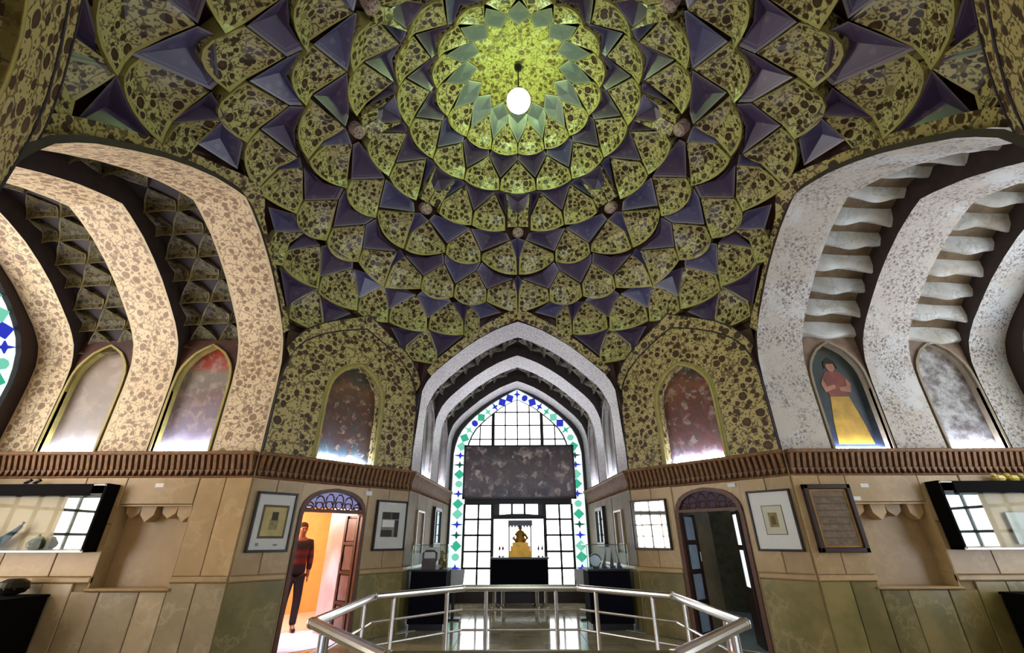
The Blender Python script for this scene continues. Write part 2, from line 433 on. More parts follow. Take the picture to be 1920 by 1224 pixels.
# ------------------------------------------------------------------ lower walls with slabs
def slabs(wall, f, cells, mat, d=0.02, g=0.0035):
    for s0, s1, z0, z1 in cells:
        S('stone_slab', f.bev(s0 + g, s1 - g, z0 + g, z1 - g, 0.0, d + R.uniform(-.004, .005), .006), mat, wall)
def rects_around(s0, s1, z0, z1, hs0, hs1, hz0, hz1):
    return [(s0, hs0, z0, z1), (hs1, s1, z0, z1), (hs0, hs1, z0, hz0), (hs0, hs1, hz1, z1)]
def flat(f, rects, d=0.0):
    return join(*[([f.p(a, c, d), f.p(b, c, d), f.p(b, e, d), f.p(a, e, d)], [(0, 1, 2, 3)]) for a, b, c, e in rects])
ZM0, ZM1, ZC0, ZC1 = -0.42, -0.36, 0.70, 1.0

def alcove_wall(name, sg):
    a, b = sorted((sg * 3.28, sg * 6.95)); h0, h1 = sorted((sg * 3.92, sg * 4.80))
    wall = struct(S(name, flat(FL, rects_around(a, b, -1.18, 1.0, h0, h1, -.47, .37)), m_joint))
    def c(lst): return [(min(sg * p, sg * q), max(sg * p, sg * q), z0, z1) for p, q, z0, z1 in lst]
    slabs(wall, FL, c([(3.28, 3.60, ZM1, .70), (3.60, 3.92, ZM1, .70), (3.92, 4.80, .39, .70), (4.80, 5.30, ZM1, .18), (4.80, 5.30, .18, .70), (5.30, 5.9, ZM1, .70), (5.9, 6.5, ZM1, .70), (6.5, 6.95, ZM1, .70)]), m_tan)
    slabs(wall, FL, c([(3.28, 3.62, -1.18, ZM0), (3.62, 3.92, -1.18, ZM0), (3.92, 4.22, -1.18, -.50), (4.22, 4.66, -1.18, -.50), (4.66, 4.98, -1.18, -.50), (4.98, 5.32, -1.18, ZM0), (5.32, 5.9, -1.18, ZM0), (5.9, 6.5, -1.18, ZM0), (6.5, 6.95, -1.18, ZM0)]), m_grey_marble if sg < 0 else m_moss)
    for p, q in ((3.28, 3.92), (4.80, 6.95)):
        p, q = sorted((sg * p, sg * q)); S('moulding', FL.bev(p, q, ZM0, ZM1, 0, .035), m_tan, wall)
    # recessed wall niche with a fringe of hanging teeth
    S('niche_back', FL.box(h0, h1, -.47, .37, -.2, -.18), m_tan, wall)
    S('niche_side', join(FL.box(h0 - .01, h0, -.47, .37, -.18, 0.02), FL.box(h1, h1 + .01, -.47, .37, -.18, 0.02), FL.box(h0, h1, .37, .385, -.18, .02)), m_tan, wall)
    S('niche_sill', FL.bev(h0 - .03, h1 + .03, -.50, -.47, -.18, .05), m_tan, wall)
    n = 4; tw = (h1 - h0) / n
    for i in range(n):
        s = h0 + i * tw
        big = (i % 2 == 1)
        dz = .17 if big else .13
        S('hanging_tooth', FL.poly([(s + .02, .37), (s + .03, .37 - dz * .55), (s + tw * .5, .37 - dz), (s + tw - .03, .37 - dz * .55), (s + tw - .02, .37)], -.17, -.04 if big else -.09), m_tan, wall)
    return wall
w_left = alcove_wall('wall_left', -1); w_right = alcove_wall('wall_right', 1)

DOOR_C, DOOR_W = 1.115, .475
DOORP = [(1, -1.18), (1, -.5), (1, .36), (.93, .46), (.78, .545), (.55, .60), (.28, .63), (0, .645)]
def diagonal_wall(name, f, visible=True):
    hole = [(DOOR_C - a * DOOR_W, b) for a, b in DOORP] + [(DOOR_C + a * DOOR_W, b) for a, b in DOORP[::-1][1:]]
    wall = struct(S(name, f.holed(0, DLEN, -1.18, 1.0, hole), m_tan))
    if visible:
        slabs(wall, f, [(0, .30, ZM1, .70), (.30, .63, ZM1, .70), (1.60, 1.95, ZM1, .70), (1.95, DLEN, ZM1, .70)], m_tan)
        slabs(wall, f, [(0, .62, -1.18, ZM0), (1.61, DLEN, -1.18, ZM0)], m_moss)
        for p, q in ((0, .62), (1.61, DLEN)): S('moulding', f.bev(p, q, ZM0, ZM1, 0, .035), m_tan, wall)
    return wall
w_dl = diagonal_wall('wall_back_left', DL); w_dr = diagonal_wall('wall_back_right', DR)
w_dfl = diagonal_wall('wall_front_left', DFL, False); w_dfr = diagonal_wall('wall_front_right', DFR, False)

def side_wall(name, f):
    L = 3.5
    wall = struct(S(name, f.box(0, L, -1.18, 1.0, -.1, 0), m_joint))
    slabs(wall, f, [(0, .55, ZM1, .70), (.55, 1.2, ZM1, .70), (1.2, 2.0, ZM1, .70), (2.0, 2.75, ZM1, .70), (2.75, L, ZM1, .70)], m_alcove)
    slabs(wall, f, [(0, .8, -1.18, ZM0), (.8, 1.7, -1.18, ZM0), (1.7, 2.6, -1.18, ZM0), (2.6, L, -1.18, ZM0)], m_moss)
    S('moulding', f.bev(0, L, ZM0, ZM1, 0, .035), m_tan, wall)
    # tall blind niche and a mirror strip further in
    S('niche_frame', join(f.box(.55, .58, -.2, .42, .02, .05), f.box(1.0, 1.03, -.2, .42, .02, .05), f.box(.55, 1.03, .42, .45, .02, .05)), m_tan, wall)
    return wall
w_bl = side_wall('wall_alcove_left', BL); w_br = side_wall('wall_alcove_right', BR)
# entrance alcove behind the camera
w_front = struct(S('wall_front', join(box(-1.9, -1.76, -2.9, bf, -1.18, 1.0), box(1.76, 1.9, -2.9, bf, -1.18, 1.0)), m_tan))
# side alcoves' near walls (out of frame, but they close the room)
yn = yf
w_nl = struct(S('wall_near_left', box(-6.95, -3.28, yn - .1, yn, -1.18, 2.55), m_tan))
w_nr = struct(S('wall_near_right', box(3.28, 6.95, yn - .1, yn, -1.18, 2.55), m_tan))

# ------------------------------------------------------------------ cornice: ledge, tall dentils, lower row of small brackets
def cornice(name, f, s0, s1, tone=m_brown):
    tr = struct(S(name, f.bev(s0, s1, .955, 1.0, -.02, .10), tone))
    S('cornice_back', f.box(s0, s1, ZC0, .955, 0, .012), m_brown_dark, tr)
    n = max(1, round((s1 - s0) / .074)); st = (s1 - s0) / n; d0 = None
    for i in range(n):
        s = s0 + i * st
        if d0 is None:
            d0 = S('dentil', join(([f.p(s + .018, .79, .01), f.p(s + .056, .79, .01), f.p(s + .056, .79, .035), f.p(s + .018, .79, .035), f.p(s + .018, .955, .01), f.p(s + .056, .955, .01), f.p(s + .056, .955, .085), f.p(s + .018, .955, .085)], BOXF)), tone, tr)
        else: inst(d0, 'dentil', tuple(f.x * (i * st)), tr)
    geo = [f.poly([(s0 + i * st + .006, .785), (s0 + i * st + .037, .715), (s0 + i * st + .068, .785)], .01, .04) for i in range(n)]
    tag(S('bracket_row', join(*geo), tone, tr), kind='stuff')
    S('cornice_fillet', f.bev(s0, s1, ZC0 - .012, .716, 0, .03), tone, tr)
    return tr
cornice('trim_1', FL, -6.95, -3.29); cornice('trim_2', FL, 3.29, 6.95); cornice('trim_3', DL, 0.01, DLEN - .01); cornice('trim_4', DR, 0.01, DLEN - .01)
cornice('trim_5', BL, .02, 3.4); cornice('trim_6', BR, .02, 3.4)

# ------------------------------------------------------------------ upper diagonal walls: painted arched panel round a picture niche
def upper_diagonal(wall, f, visible=True):
    c = DLEN / 2; niche = outline(NICHE, c, .47); pan = outline(PANEL, c, DLEN / 2 - .02)
    S('spandrel', f.band([(c + (s - c) * 1.012, z + (.02 if z > 2 else 0)) for s, z in pan], niche, -.05, -.012), m_maroon, wall)
    S('corner_fill', join(f.box(.005, .2, 1.0, 2.72, -.14, -.055), f.box(DLEN - .2, DLEN - .005, 1.0, 2.72, -.14, -.055)), m_maroon, wall)
    S('arched_panel', f.band(pan, niche, -.01, .03), m_olive_flat, wall)
    S('panel_edge', f.tube(pan, .012, .03), m_dark_gap, wall)
    inn = outline(NICHE, c, .44); inn = [(s, z - (.03 if z > 1.9 else 0)) for s, z in inn]
    S('niche_moulding', f.band(niche, inn, -.02, .045), m_gilt_edge, wall)
    out2 = [(c + (s - c) * 1.09, z + (.04 if z > 1.9 else 0)) for s, z in niche]
    S('niche_border', f.band(out2, niche, .028, .036), plain('yellow_green_border', (150, 142, 78), 0.5), wall)
    S('niche_reveal', f.reveal(inn, .04, -.14), m_olive_flat, wall)
    if not visible: S('niche_back', f.box(c - .5, c + .5, 1.0, 2.5, -.17, -.15), m_maroon, wall)
for wl, f, v in ((w_dl, DL, True), (w_dr, DR, True), (w_dfl, DFL, False), (w_dfr, DFR, False)): upper_diagonal(wl, f, v)

# ------------------------------------------------------------------ alcoves: ribs, vault cells, end windows
def mapper(kind):
    if kind == 'left': return lambda t, q, z: (-3.28 - t, Y0 + (q if q > 0 else q * SF), z)
    if kind == 'right': return lambda t, q, z: (3.28 + t, Y0 + (q if q > 0 else q * SF), z)
    if kind == 'back': return lambda t, q, z: (q, BK + t, z)
    return lambda t, q, z: (q, bf - t, z)
def half_w(kind, t): return 1.62 - .0 * t if kind in ('left', 'right') else WB - 0.0457 * t
VPROF = [(1.0, 2.50), (.985, 2.65), (.91, 2.83), (.76, 3.08), (.61, 3.31), (.46, 3.50), (.30, 3.67), (.12, 3.82), (0, 3.9)]
m_rib_side = plain('shaded_rib_side', (58, 46, 42), 0.6, var=.25)  # shadow on the ribs' upright faces is put into this dark colour
RIBS = [(0.0, .62), (1.45, 2.07), (2.89, 3.38)]
BAYS = [(.62, 1.45), (2.07, 2.89)]
def rib(kind, t0, t1, mat, parent, first):
    m = mapper(kind)
    def path(t):
        h = resample(arch_at(t, half_w(kind, t)), 24); return [(-a, b) for a, b in h] + [(a, b) for a, b in h[::-1][1:]]
    P0, P1 = path(t0), path(t1); n = len(P0); up = .05 if first else .34
    def off(P):
        out = []
        for i, (q, z) in enumerate(P):
            a, b = P[max(i - 1, 0)], P[min(i + 1, n - 1)]
            tx, tz = b[0] - a[0], b[1] - a[1]; L = math.hypot(tx, tz) or 1
            out.append((q - tz / L * up, z + tx / L * up))
        return out
    O0, O1 = off(P0), off(P1)
    vs = [m(t0, *p) for p in P0] + [m(t1, *p) for p in P1] + [m(t0, *p) for p in O0] + [m(t1, *p) for p in O1]
    uv = [(0, .5)] * n + [(1, .5)] * n + [(.3, .5)] * n + [(.7, .5)] * n
    fs = []
    for i in range(n - 1):
        fs += [(i, i + 1, n + i + 1, n + i), (2 * n + i, 2 * n + i + 1, i + 1, i), (n + i, n + i + 1, 3 * n + i + 1, 3 * n + i)]
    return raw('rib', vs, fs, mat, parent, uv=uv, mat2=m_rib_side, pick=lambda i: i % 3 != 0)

def shell(name, surf, c, hw, vb, vs_, vt, mat, parent, conc=0.05, tip=None, step=.04, vbl=None, vbr=None, sag=.0, cols=6, back=.17):
    """one concave cell: vertical lower band, then a kite running up to its point"""
    tip = c if tip is None else tip
    rows = [(0.0, 1.0), (.5, .99), (1.0, .95), (1.5, .50), (2.0, 0.0)]; vs_ = lerp(vs_, vb, .16)
    V, F, UV = [], [], []
    vbl = vb if vbl is None else vbl; vbr = vb if vbr is None else vbr
    for r, wd in rows:
        for j in range(cols + 1):
            s = -1 + 2 * j / cols
            if r <= 1: a = c + s * hw * wd; base = lerp(lerp(vbl, vbr, (s + 1) / 2) + (vb - (vbl + vbr) / 2 + sag) * (1 - s * s), vs_, r)
            else: a = lerp(c, tip, r - 1) + s * hw * wd; base = lerp(vs_, vt, r - 1)
            dep = (conc * (1 - s * s) * (1 - r / 2.4)) + step * 2.9 * (1 - abs(r - 1)) + (.015 if r == 2 else 0) - (.02 if r == 0 else 0)
            V.append(surf(a, base, dep)); UV.append(((s + 1) / 2, r / 2))
    n = cols + 1
    for i in range(len(rows) - 1):
        for j in range(cols): F.append((i * n + j, i * n + j + 1, (i + 1) * n + j + 1, (i + 1) * n + j))
    # skirt behind the rim so that the cell has thickness
    rim = [j for j in range(n)] + [i * n + cols for i in range(1, 5)] + [i * n for i in range(3, 0, -1)]
    b = len(V)
    def where(k):
        i, j = divmod(k, n); r, wd = rows[i]; s = -1 + 2 * j / cols
        if r <= 1: return c + s * hw * wd, lerp(lerp(vbl, vbr, (s + 1) / 2) + (vb - (vbl + vbr) / 2 + sag) * (1 - s * s), vs_, r)
        return lerp(c, tip, r - 1) + s * hw * wd, lerp(vs_, vt, r - 1)
    for k in rim:
        a, v = where(k); V.append(surf(a, v, back)); UV.append((0.02, .3))
    for x in range(len(rim)):
        y = (x + 1) % len(rim); F.append((rim[x], rim[y], b + y, b + x))
    return raw(name, V, F, mat, parent, uv=UV)

def kite(name, surf, pts, mat, parent, deep=.09, cen=None):
    """hollow star facet: pts = [(a, v, depth)...]; a fan of facets folded towards a deeper centre"""
    n = len(pts); ca = sum(p[0] for p in pts) / n; cv = sum(p[1] for p in pts) / n
    if cen: ca, cv = cen
    V = [surf(*p) for p in pts] + [surf(ca, cv, deep)]
    return raw(name, V, [(i, (i + 1) % n, n) for i in range(n)], mat, parent, uv=[(0, 0)] * n + [(1, 0)])

def alcove(kind, mrib, mcell, mback, cname):
    m = mapper(kind)
    head = struct(S(cname, join(*[vault_back(kind, a, b) for a, b in BAYS]), mback))
    for i, (a, b) in enumerate(RIBS): rib(kind, a, b, mrib, head, i == 0)
    rows = 7
    for bi, (a, b) in enumerate(BAYS):
        wd = half_w(kind, (a + b) / 2)
        pr = resample([(q * wd, z) for q, z in VPROF], 8 * rows + 1)
        nrm = []
        for i in range(len(pr)):
            p, q = pr[max(i - 1, 0)], pr[min(i + 1, len(pr) - 1)]; L = math.hypot(q[0] - p[0], q[1] - p[1]) or 1
            nrm.append(((q[1] - p[1]) / L, -(q[0] - p[0]) / L))
        for sd in (1, -1):
            def surf(t, v, dep, pr=pr, nrm=nrm, sd=sd):
                x = max(0, min(rows * 8, v * 8)); k = min(int(x), rows * 8 - 1); u = x - k
                q = lerp(pr[k][0], pr[k + 1][0], u) + lerp(nrm[k][0], nrm[k + 1][0], u) * dep
                z = lerp(pr[k][1], pr[k + 1][1], u) + lerp(nrm[k][1], nrm[k + 1][1], u) * dep - .062 * (t - .3)
                return m(t, sd * q, z)
            for r in range(rows):
                if kind == 'right':
                    wave_row(surf, a, b, r, head); continue
                spans = [(a, (a + b) / 2), ((a + b) / 2, b)] if r % 2 == 0 else [(a, a + (b - a) * .25), (a + (b - a) * .25, b - (b - a) * .25), (b - (b - a) * .25, b)]
                for s0, s1 in spans:
                    half = (s1 - s0) / 2
                    if r % 2 == 1 and half < .15:
                        tip = s0 if s0 == a else s1
                    else: tip = None
                    shell('vault_cell', surf, (s0 + s1) / 2, half * .97, r + .02, r + .45, min(r + 1.05, rows), mcell, head, conc=.05, tip=tip, step=.022, cols=4, back=.1)
    return head
def vault_back(kind, a, b):
    m = mapper(kind); wd = half_w(kind, (a + b) / 2); h = resample([(q * wd, z) for q, z in VPROF], 20)
    P = [(-q - .09, z + .05) for q, z in h] + [(q + .09, z + .05) for q, z in h[::-1][1:]]
    n = len(P); vs = [m(a - .05, q, z - .062 * (a - .3)) for q, z in P] + [m(b + .05, q, z - .062 * (b - .3)) for q, z in P]
    return vs, [(i, i + 1, n + i + 1, n + i) for i in range(n - 1)]
def wave_row(surf, a, b, r, head):
    """stripped vault: a scalloped plaster shelf across the whole bay"""
    n = 20; V, F = [], []; ph = R.uniform(0, 1)
    lev = [(r + .0, .13), (r + .24, .14), (r + .34, -.01), (r + .40, -.03), (r + .68, .01), (r + 1.0, .13)]
    for i in range(n + 1):
        t = lerp(a, b, i / n); wv = math.sin((i / n * 1.25 + (r % 2) * .3 + ph * .2) * 2 * math.pi)
        for k, (v, d) in enumerate(lev):
            V.append(surf(t, v + (.08 * wv if k in (2, 3, 4) else 0), d + .025 * wv * (1 if k in (2, 3, 4) else .3)))
    L = len(lev)
    for i in range(n):
        for k in range(L - 1): F.append((i * L + k, i * L + k + 1, (i + 1) * L + k + 1, (i + 1) * L + k))
    o = raw('plaster_shelf', V, F, m_plaster, head, smooth=True)
    return o
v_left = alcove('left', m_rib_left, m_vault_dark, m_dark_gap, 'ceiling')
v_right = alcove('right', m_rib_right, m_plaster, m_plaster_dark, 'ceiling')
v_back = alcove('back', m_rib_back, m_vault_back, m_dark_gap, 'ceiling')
# entrance alcove: plain ribbed barrel behind the camera
def barrel(kind):
    m = mapper(kind); h = resample(arch_at(.3, half_w(kind, 0)), 16); P = [(-a, b) for a, b in h] + [(a, b) for a, b in h[::-1][1:]]
    n = len(P); return [m(0, *p) for p in P] + [m(3.5, *p) for p in P], [(i, i + 1, n + i + 1, n + i) for i in range(n - 1)]
v_front = struct(S('ceiling', barrel('front'), m_rib_left))
# niche walls in the alcove bays
def bay_niche(kind, a, b, sd, wall, mwall, medge):
    m = mapper(kind); c = (a + b) / 2; wd = half_w(kind, c)
    if kind in ('left', 'right'):
        sg = -1 if kind == 'left' else 1
        f = FL; s0, s1 = sorted((sg * (3.28 + a), sg * (3.28 + b)))
        f = Fr((0, Y0 + 1.62, 0), (1, 0, 0), (0, -1, 0))
    else:
        f = BL if sd < 0 else BR; s0, s1 = a, b
    c = (s0 + s1) / 2; hw = (s1 - s0) / 2
    hole = outline(NICHE, c, hw - .025)
    S('niche_wall', f.holed(s0 - .02, s1 + .02, 1.0, 2.56, hole, -.02), mwall, wall)
    inn = [(c + (s - c) * .93, z - (.03 if z > 1.9 else 0)) for s, z in hole]
    S('niche_moulding', f.band(hole, inn, -.04, .01), medge, wall)
    S('niche_reveal', f.reveal(inn, .0, -.12), medge, wall)
    return f, c, hw
NICHES = []
for kind, wall, mw, me in (('left', w_left, m_maroon, m_gilt_edge), ('right', w_right, plain('faded_niche_wall', (140, 118, 100), .6, var=.25), plain('faded_moulding', (150, 136, 112), .6))):
    for bi, (a, b) in enumerate(BAYS): NICHES.append((kind, bi, 1) + bay_niche(kind, a, b, 1, wall, mw, me))
for sd, wall in ((-1, w_bl), (1, w_br)):
    for bi, (a, b) in enumerate(BAYS): NICHES.append(('back', bi, sd) + bay_niche('back', a, b, sd, wall, plain('grey_niche_wall', (120, 112, 104), .5, var=.2), plain('grey_moulding', (170, 160, 150), .5)))

# ------------------------------------------------------------------ the dome
DP = [(0, 6.12), (.35, 6.10), (.70, 6.02), (1.14, 5.65), (1.6, 5.25), (2.1, 4.8), (2.7, 4.27), (3.31, 3.69), (3.41, 3.40), (3.5, 3.10), (3.55, 2.82), (3.61, 2.5), (3.66, 2.2), (3.74, 1.0)]
def dome_z(r): return interp(DP, r)
def dome_n(r):
    a, b = max(0, r - .08), r + .08
    dr, dz = b - a, dome_z(b) - dome_z(a); L = math.hypot(dr, dz); return -dz / L, dr / L     # outwards and up
def dome(phi, r, dep=0.0):
    z = dome_z(r); nr, nz = dome_n(r); rr = r + nr * dep; p = math.radians(phi)
    if math.cos(p) < 0: u = max(0, min(1, (r - 2.85) / .7)); rr *= 1 + .085 * u * u * (3 - 2 * u) * min(1, -2.2 * math.cos(p))
    return (rr * math.sin(p), Y0 + rr * math.cos(p), z + nz * dep)
ZP = sorted((z, r) for r, z in DP)
def low_z(phi):
    """height of the dome's lower edge in direction phi: the arch of an alcove or the arched panel of a diagonal wall"""
    p = math.radians(phi); dx, dy = math.sin(p), math.cos(p)
    for d, wd, ax, ay in ((BK - Y0, WB, dx, dy), (Y0 - bf, WB, dx, -dy), (3.28, 1.62 if dy > 0 else 1.62 * SF, dy, dx), (3.28, 1.62 if dy > 0 else 1.62 * SF, dy, -dx)):
        if ay > 1e-6:
            q = ax / ay * d
            if abs(q) <= wd: return arch_z(q / wd) if abs(q) < wd * .999 else 1.0
    ax, ay = abs(dx), abs(dy); A, B = (Vector((3.28, 1.61)), Vector((WB, BK - Y0))) if dy > 0 else (Vector((3.28, Y0 - yf)), Vector((WB, Y0 - bf))); D = B - A
    # ray (ax, ay) * t = A + D * s
    den = ax * D.y - ay * D.x; s = (A.x * ay - A.y * ax) / den if False else (ax * (-A.y) + ay * A.x) / den
    q = abs(s - .5) * 2
    return interp([(a, b) for a, b in PANEL[::-1] if b >= 2.0], q) if q < 1 else 1.0
ARC = [0.0]; AR = [3.74 - i * .005 for i in range(748)]
for a, b in zip(AR, AR[1:]): ARC.append(ARC[-1] + math.hypot(b - a, dome_z(b) - dome_z(a)))
AT = list(zip(ARC, AR)); RT = sorted((r, s) for s, r in AT)
def arc_r(rl, u): s0 = interp(RT, rl); return interp(AT, lerp(s0, ARC[-1], u))
nphi, nr_ = 480, 60
V, F = [], []
for i in range(nphi):
    phi = 360 * i / nphi; zl = low_z(phi); rl = interp(ZP, zl)
    for k in range(nr_ + 1):
        u = k / nr_; r = arc_r(rl, u)
        q = dome(phi, r, .21 if k > 0 else .06)
        if k == 0: p = math.radians(phi); q = dome(phi, rl, .06); q = (q[0], q[1], zl)
        V.append(q)
for i in range(nphi):
    j = (i + 1) % nphi
    for k in range(nr_): F.append((i * (nr_ + 1) + k, j * (nr_ + 1) + k, j * (nr_ + 1) + k + 1, i * (nr_ + 1) + k + 1))
b = len(V)
for i in range(nphi):                                             # ledge that runs from the dome's lower edge back to the walls
    x, y, z = V[i * (nr_ + 1)]; V.append((x * 1.14, Y0 + (y - Y0) * 1.14, z + .02))
for i in range(nphi):
    j = (i + 1) % nphi; F.append((i * (nr_ + 1), j * (nr_ + 1), b + j, b + i))
dm = struct(raw('ceiling', V, F, m_maroon))
def dshell(c, hw, vt, vs_, vb, name='dome_cell', mat=m_olive, **kw): return shell(name, dome, c, hw, vb, vs_, vt, mat, dm, **kw)
FACET = [m_purple, m_blue_facet]
def dkite(pts, mi=None, **kw):
    pts = [(a, v + (.03 if d >= .04 and v > cv else 0), d if d < .035 else d * 2.2) for cv in [sum(p[1] for p in pts) / len(pts)] for a, v, d in pts]; kw.setdefault('deep', .15)
    return kite('star_facet', dome, pts, FACET[mi if mi is not None else (1 if R.random() < .3 else 0)], dm, **kw)
# central star
sv = []
for k in range(16):
    sv += [(22.5 * k, .565, .06), (22.5 * k + 11.25, .70, .03)]
n = len(sv)
V = [dome(*p) for p in sv] + [dome(a, .3, .05) for a, _, _ in sv] + [dome(0, 0.001, .04)]
F = [(i, (i + 1) % n, n + (i + 1) % n, n + i) for i in range(n)] + [(n + i, n + (i + 1) % n, 2 * n) for i in range(n)]
raw('central_star', V, F, m_star, dm)
# ring A: sixteen cells round the star, slate kites between them
for k in range(16):
    c = 22.5 * k + 11.25
    dshell(c, 10.9, .78, 1.0, 1.14, conc=.035, step=.02, sag=.03)
    kite('star_facet', dome, [(22.5 * k, .57, .05), (c, .71, .03), (c - .6, .80, .03), (22.5 * k, 1.02, .02), (22.5 * k - 10.6, .80, .03), (22.5 * k - 11.2, .71, .03)], m_slate, dm, deep=.03, cen=(22.5 * k, .8))
# ring B
for k in range(16):
    c = 22.5 * k
    dshell(c, 10.9, 1.22, 1.43, 1.585, conc=.04, step=.03, sag=.03)
    dkite([(c, 1.21, .01), (c + 1, 1.15, .03), (c + 11.25, 1.19, .04), (c + 21.5, 1.15, .03), (c + 22.5, 1.21, .01), (c + 11.25, 1.41, .04)], k % 2 if k % 4 == 1 else 0)
# ring C: two cells and a pair of slim wings per eighth
for k in range(8):
    o = 45 * k
    for c, t, sgn in ((14.2, 13.6, 1), (30.8, 31.4, -1)):
        dshell(o + c, 8.0, 1.64, 1.88, 2.075, tip=o + t, conc=.04, step=.035, sag=.035)
    dkite([(o + 13.6, 1.63, .02), (o + 12, 1.60, .03), (o + 22.5, 1.63, .04), (o + 33, 1.60, .03), (o + 31.4, 1.63, .02), (o + 22.5, 1.87, .05)], 0)
    for sg in (1, -1):
        dkite([(o + sg * 13.2, 1.63, .02), (o + sg * 11.3, 1.60, .03), (o + sg * 7.4, 1.61, .03), (o + sg * 5.8, 1.87, .04)], 1 if k % 2 else 0)
        V = [dome(o + sg * a, r, d) for a, r, d in ((7.1, 1.62, .0), (5.5, 1.84, .0), (5.0, 2.03, .0), (.25, 2.03, .035), (.25, 1.86, .05), (4.2, 1.80, .03))]
        V += [dome(o + sg * a, r, .12) for a, r in ((7.1, 1.62), (5.5, 1.84), (5.0, 2.03), (.25, 2.03), (.25, 1.86), (4.2, 1.80))]
        raw('slim_wing', V, [(0, 1, 5), (1, 4, 5), (1, 2, 3, 4)] + [(i, (i + 1) % 6, 6 + (i + 1) % 6, 6 + i) for i in range(6)], m_olive, dm, uv=[(.5, .5)] * 12)
    dkite([(o - 6.9, 1.62, .03), (o, 1.615, .02), (o + 6.9, 1.62, .03), (o + 4.0, 1.80, .04), (o, 1.85, .06), (o - 4.0, 1.80, .04)], 0)
    # rosette
    pc = Vector(dome(o, 2.10, -.02)); e1 = (Vector(dome(o + 3, 2.10, -.02)) - pc).normalized(); e2 = (Vector(dome(o, 2.0, -.02)) - pc).normalized(); nn = e1.cross(e2)
    if nn.dot(Vector((0, Y0, 4.0)) - pc) < 0: nn = -nn
    V = [tuple(pc + nn * .03)]
    for rr, h in ((.055, .025), (.085, .0), (.09, -.12)):
        for j in range(16): a = 2 * math.pi * j / 16; V.append(tuple(pc + (e1 * math.cos(a) * 1.1 + e2 * math.sin(a)) * rr + nn * h))
    F = [(0, 1 + j, 1 + (j + 1) % 16) for j in range(16)]
    for q in range(2): F += [(1 + q * 16 + j, 1 + q * 16 + (j + 1) % 16, 17 + q * 16 + (j + 1) % 16, 17 + q * 16 + j) for j in range(16)]
    raw('rosette', V, F, m_rose, dm)
# ring D
for k in range(8):
    o = 45 * k
    dshell(o + 7.6, 7.2, 2.21, 2.40, 2.60, tip=o + 3.4, conc=.05, vbl=2.66, vbr=2.50, sag=.04)
    dshell(o + 22.5, 7.1, 2.13, 2.37, 2.55, conc=.05, vbl=2.52, vbr=2.52, sag=.05)
    dshell(o + 37.4, 7.2, 2.21, 2.40, 2.60, tip=o + 41.6, conc=.05, vbl=2.50, vbr=2.66, sag=.04)
    dkite([(o - 3.2, 2.21, .02), (o, 2.18, .05), (o + 3.2, 2.21, .02), (o + .4, 2.45, .06), (o, 2.62, .08), (o - .4, 2.45, .06)], 1)
    for a in (0, 1):
        x = (lambda q: o + q) if a == 0 else (lambda q: o + 45 - q)
        dkite([(x(3.6), 2.20, .02), (x(5.2), 2.12, .04), (x(14), 2.10, .03), (x(22.3), 2.12, .01), (x(15.3), 2.37, .05)], 1 if (k + a) % 2 else 0)
# ring E: thirty-two cells
for k in range(8):
    o = 45 * k
    for c, hw, tp, vt, l, r_ in ((5.5, 5.35, 1.7, 2.74, 3.19, 3.05), (16.7, 5.6, 16.2, 2.66, 3.05, 3.05), (28.3, 5.6, 28.8, 2.66, 3.05, 3.05), (39.5, 5.35, 43.3, 2.74, 3.05, 3.19)):
        dshell(o + c, hw, vt, 2.87, 3.10, tip=o + tp, conc=.05, vbl=l, vbr=r_, sag=.04)
    dkite([(o - 1.5, 2.74, .02), (o, 2.70, .05), (o + 1.5, 2.74, .02), (o, 3.0, .08)], 1)
    for a in (0, 1):
        x = (lambda q: o + q) if a == 0 else (lambda q: o + 45 - q)
        dkite([(x(1.9), 2.73, .02), (x(2.2), 2.69, .04), (x(9), 2.66, .03), (x(14.6), 2.53, .02), (x(16.1), 2.65, .01), (x(11.1), 2.87, .05)], 0)
    dkite([(o + 16.4, 2.65, .01), (o + 15.2, 2.54, .02), (o + 22.5, 2.62, .04), (o + 29.8, 2.54, .02), (o + 28.6, 2.65, .01), (o + 22.5, 2.86, .05)], 1 if k % 2 else 0)
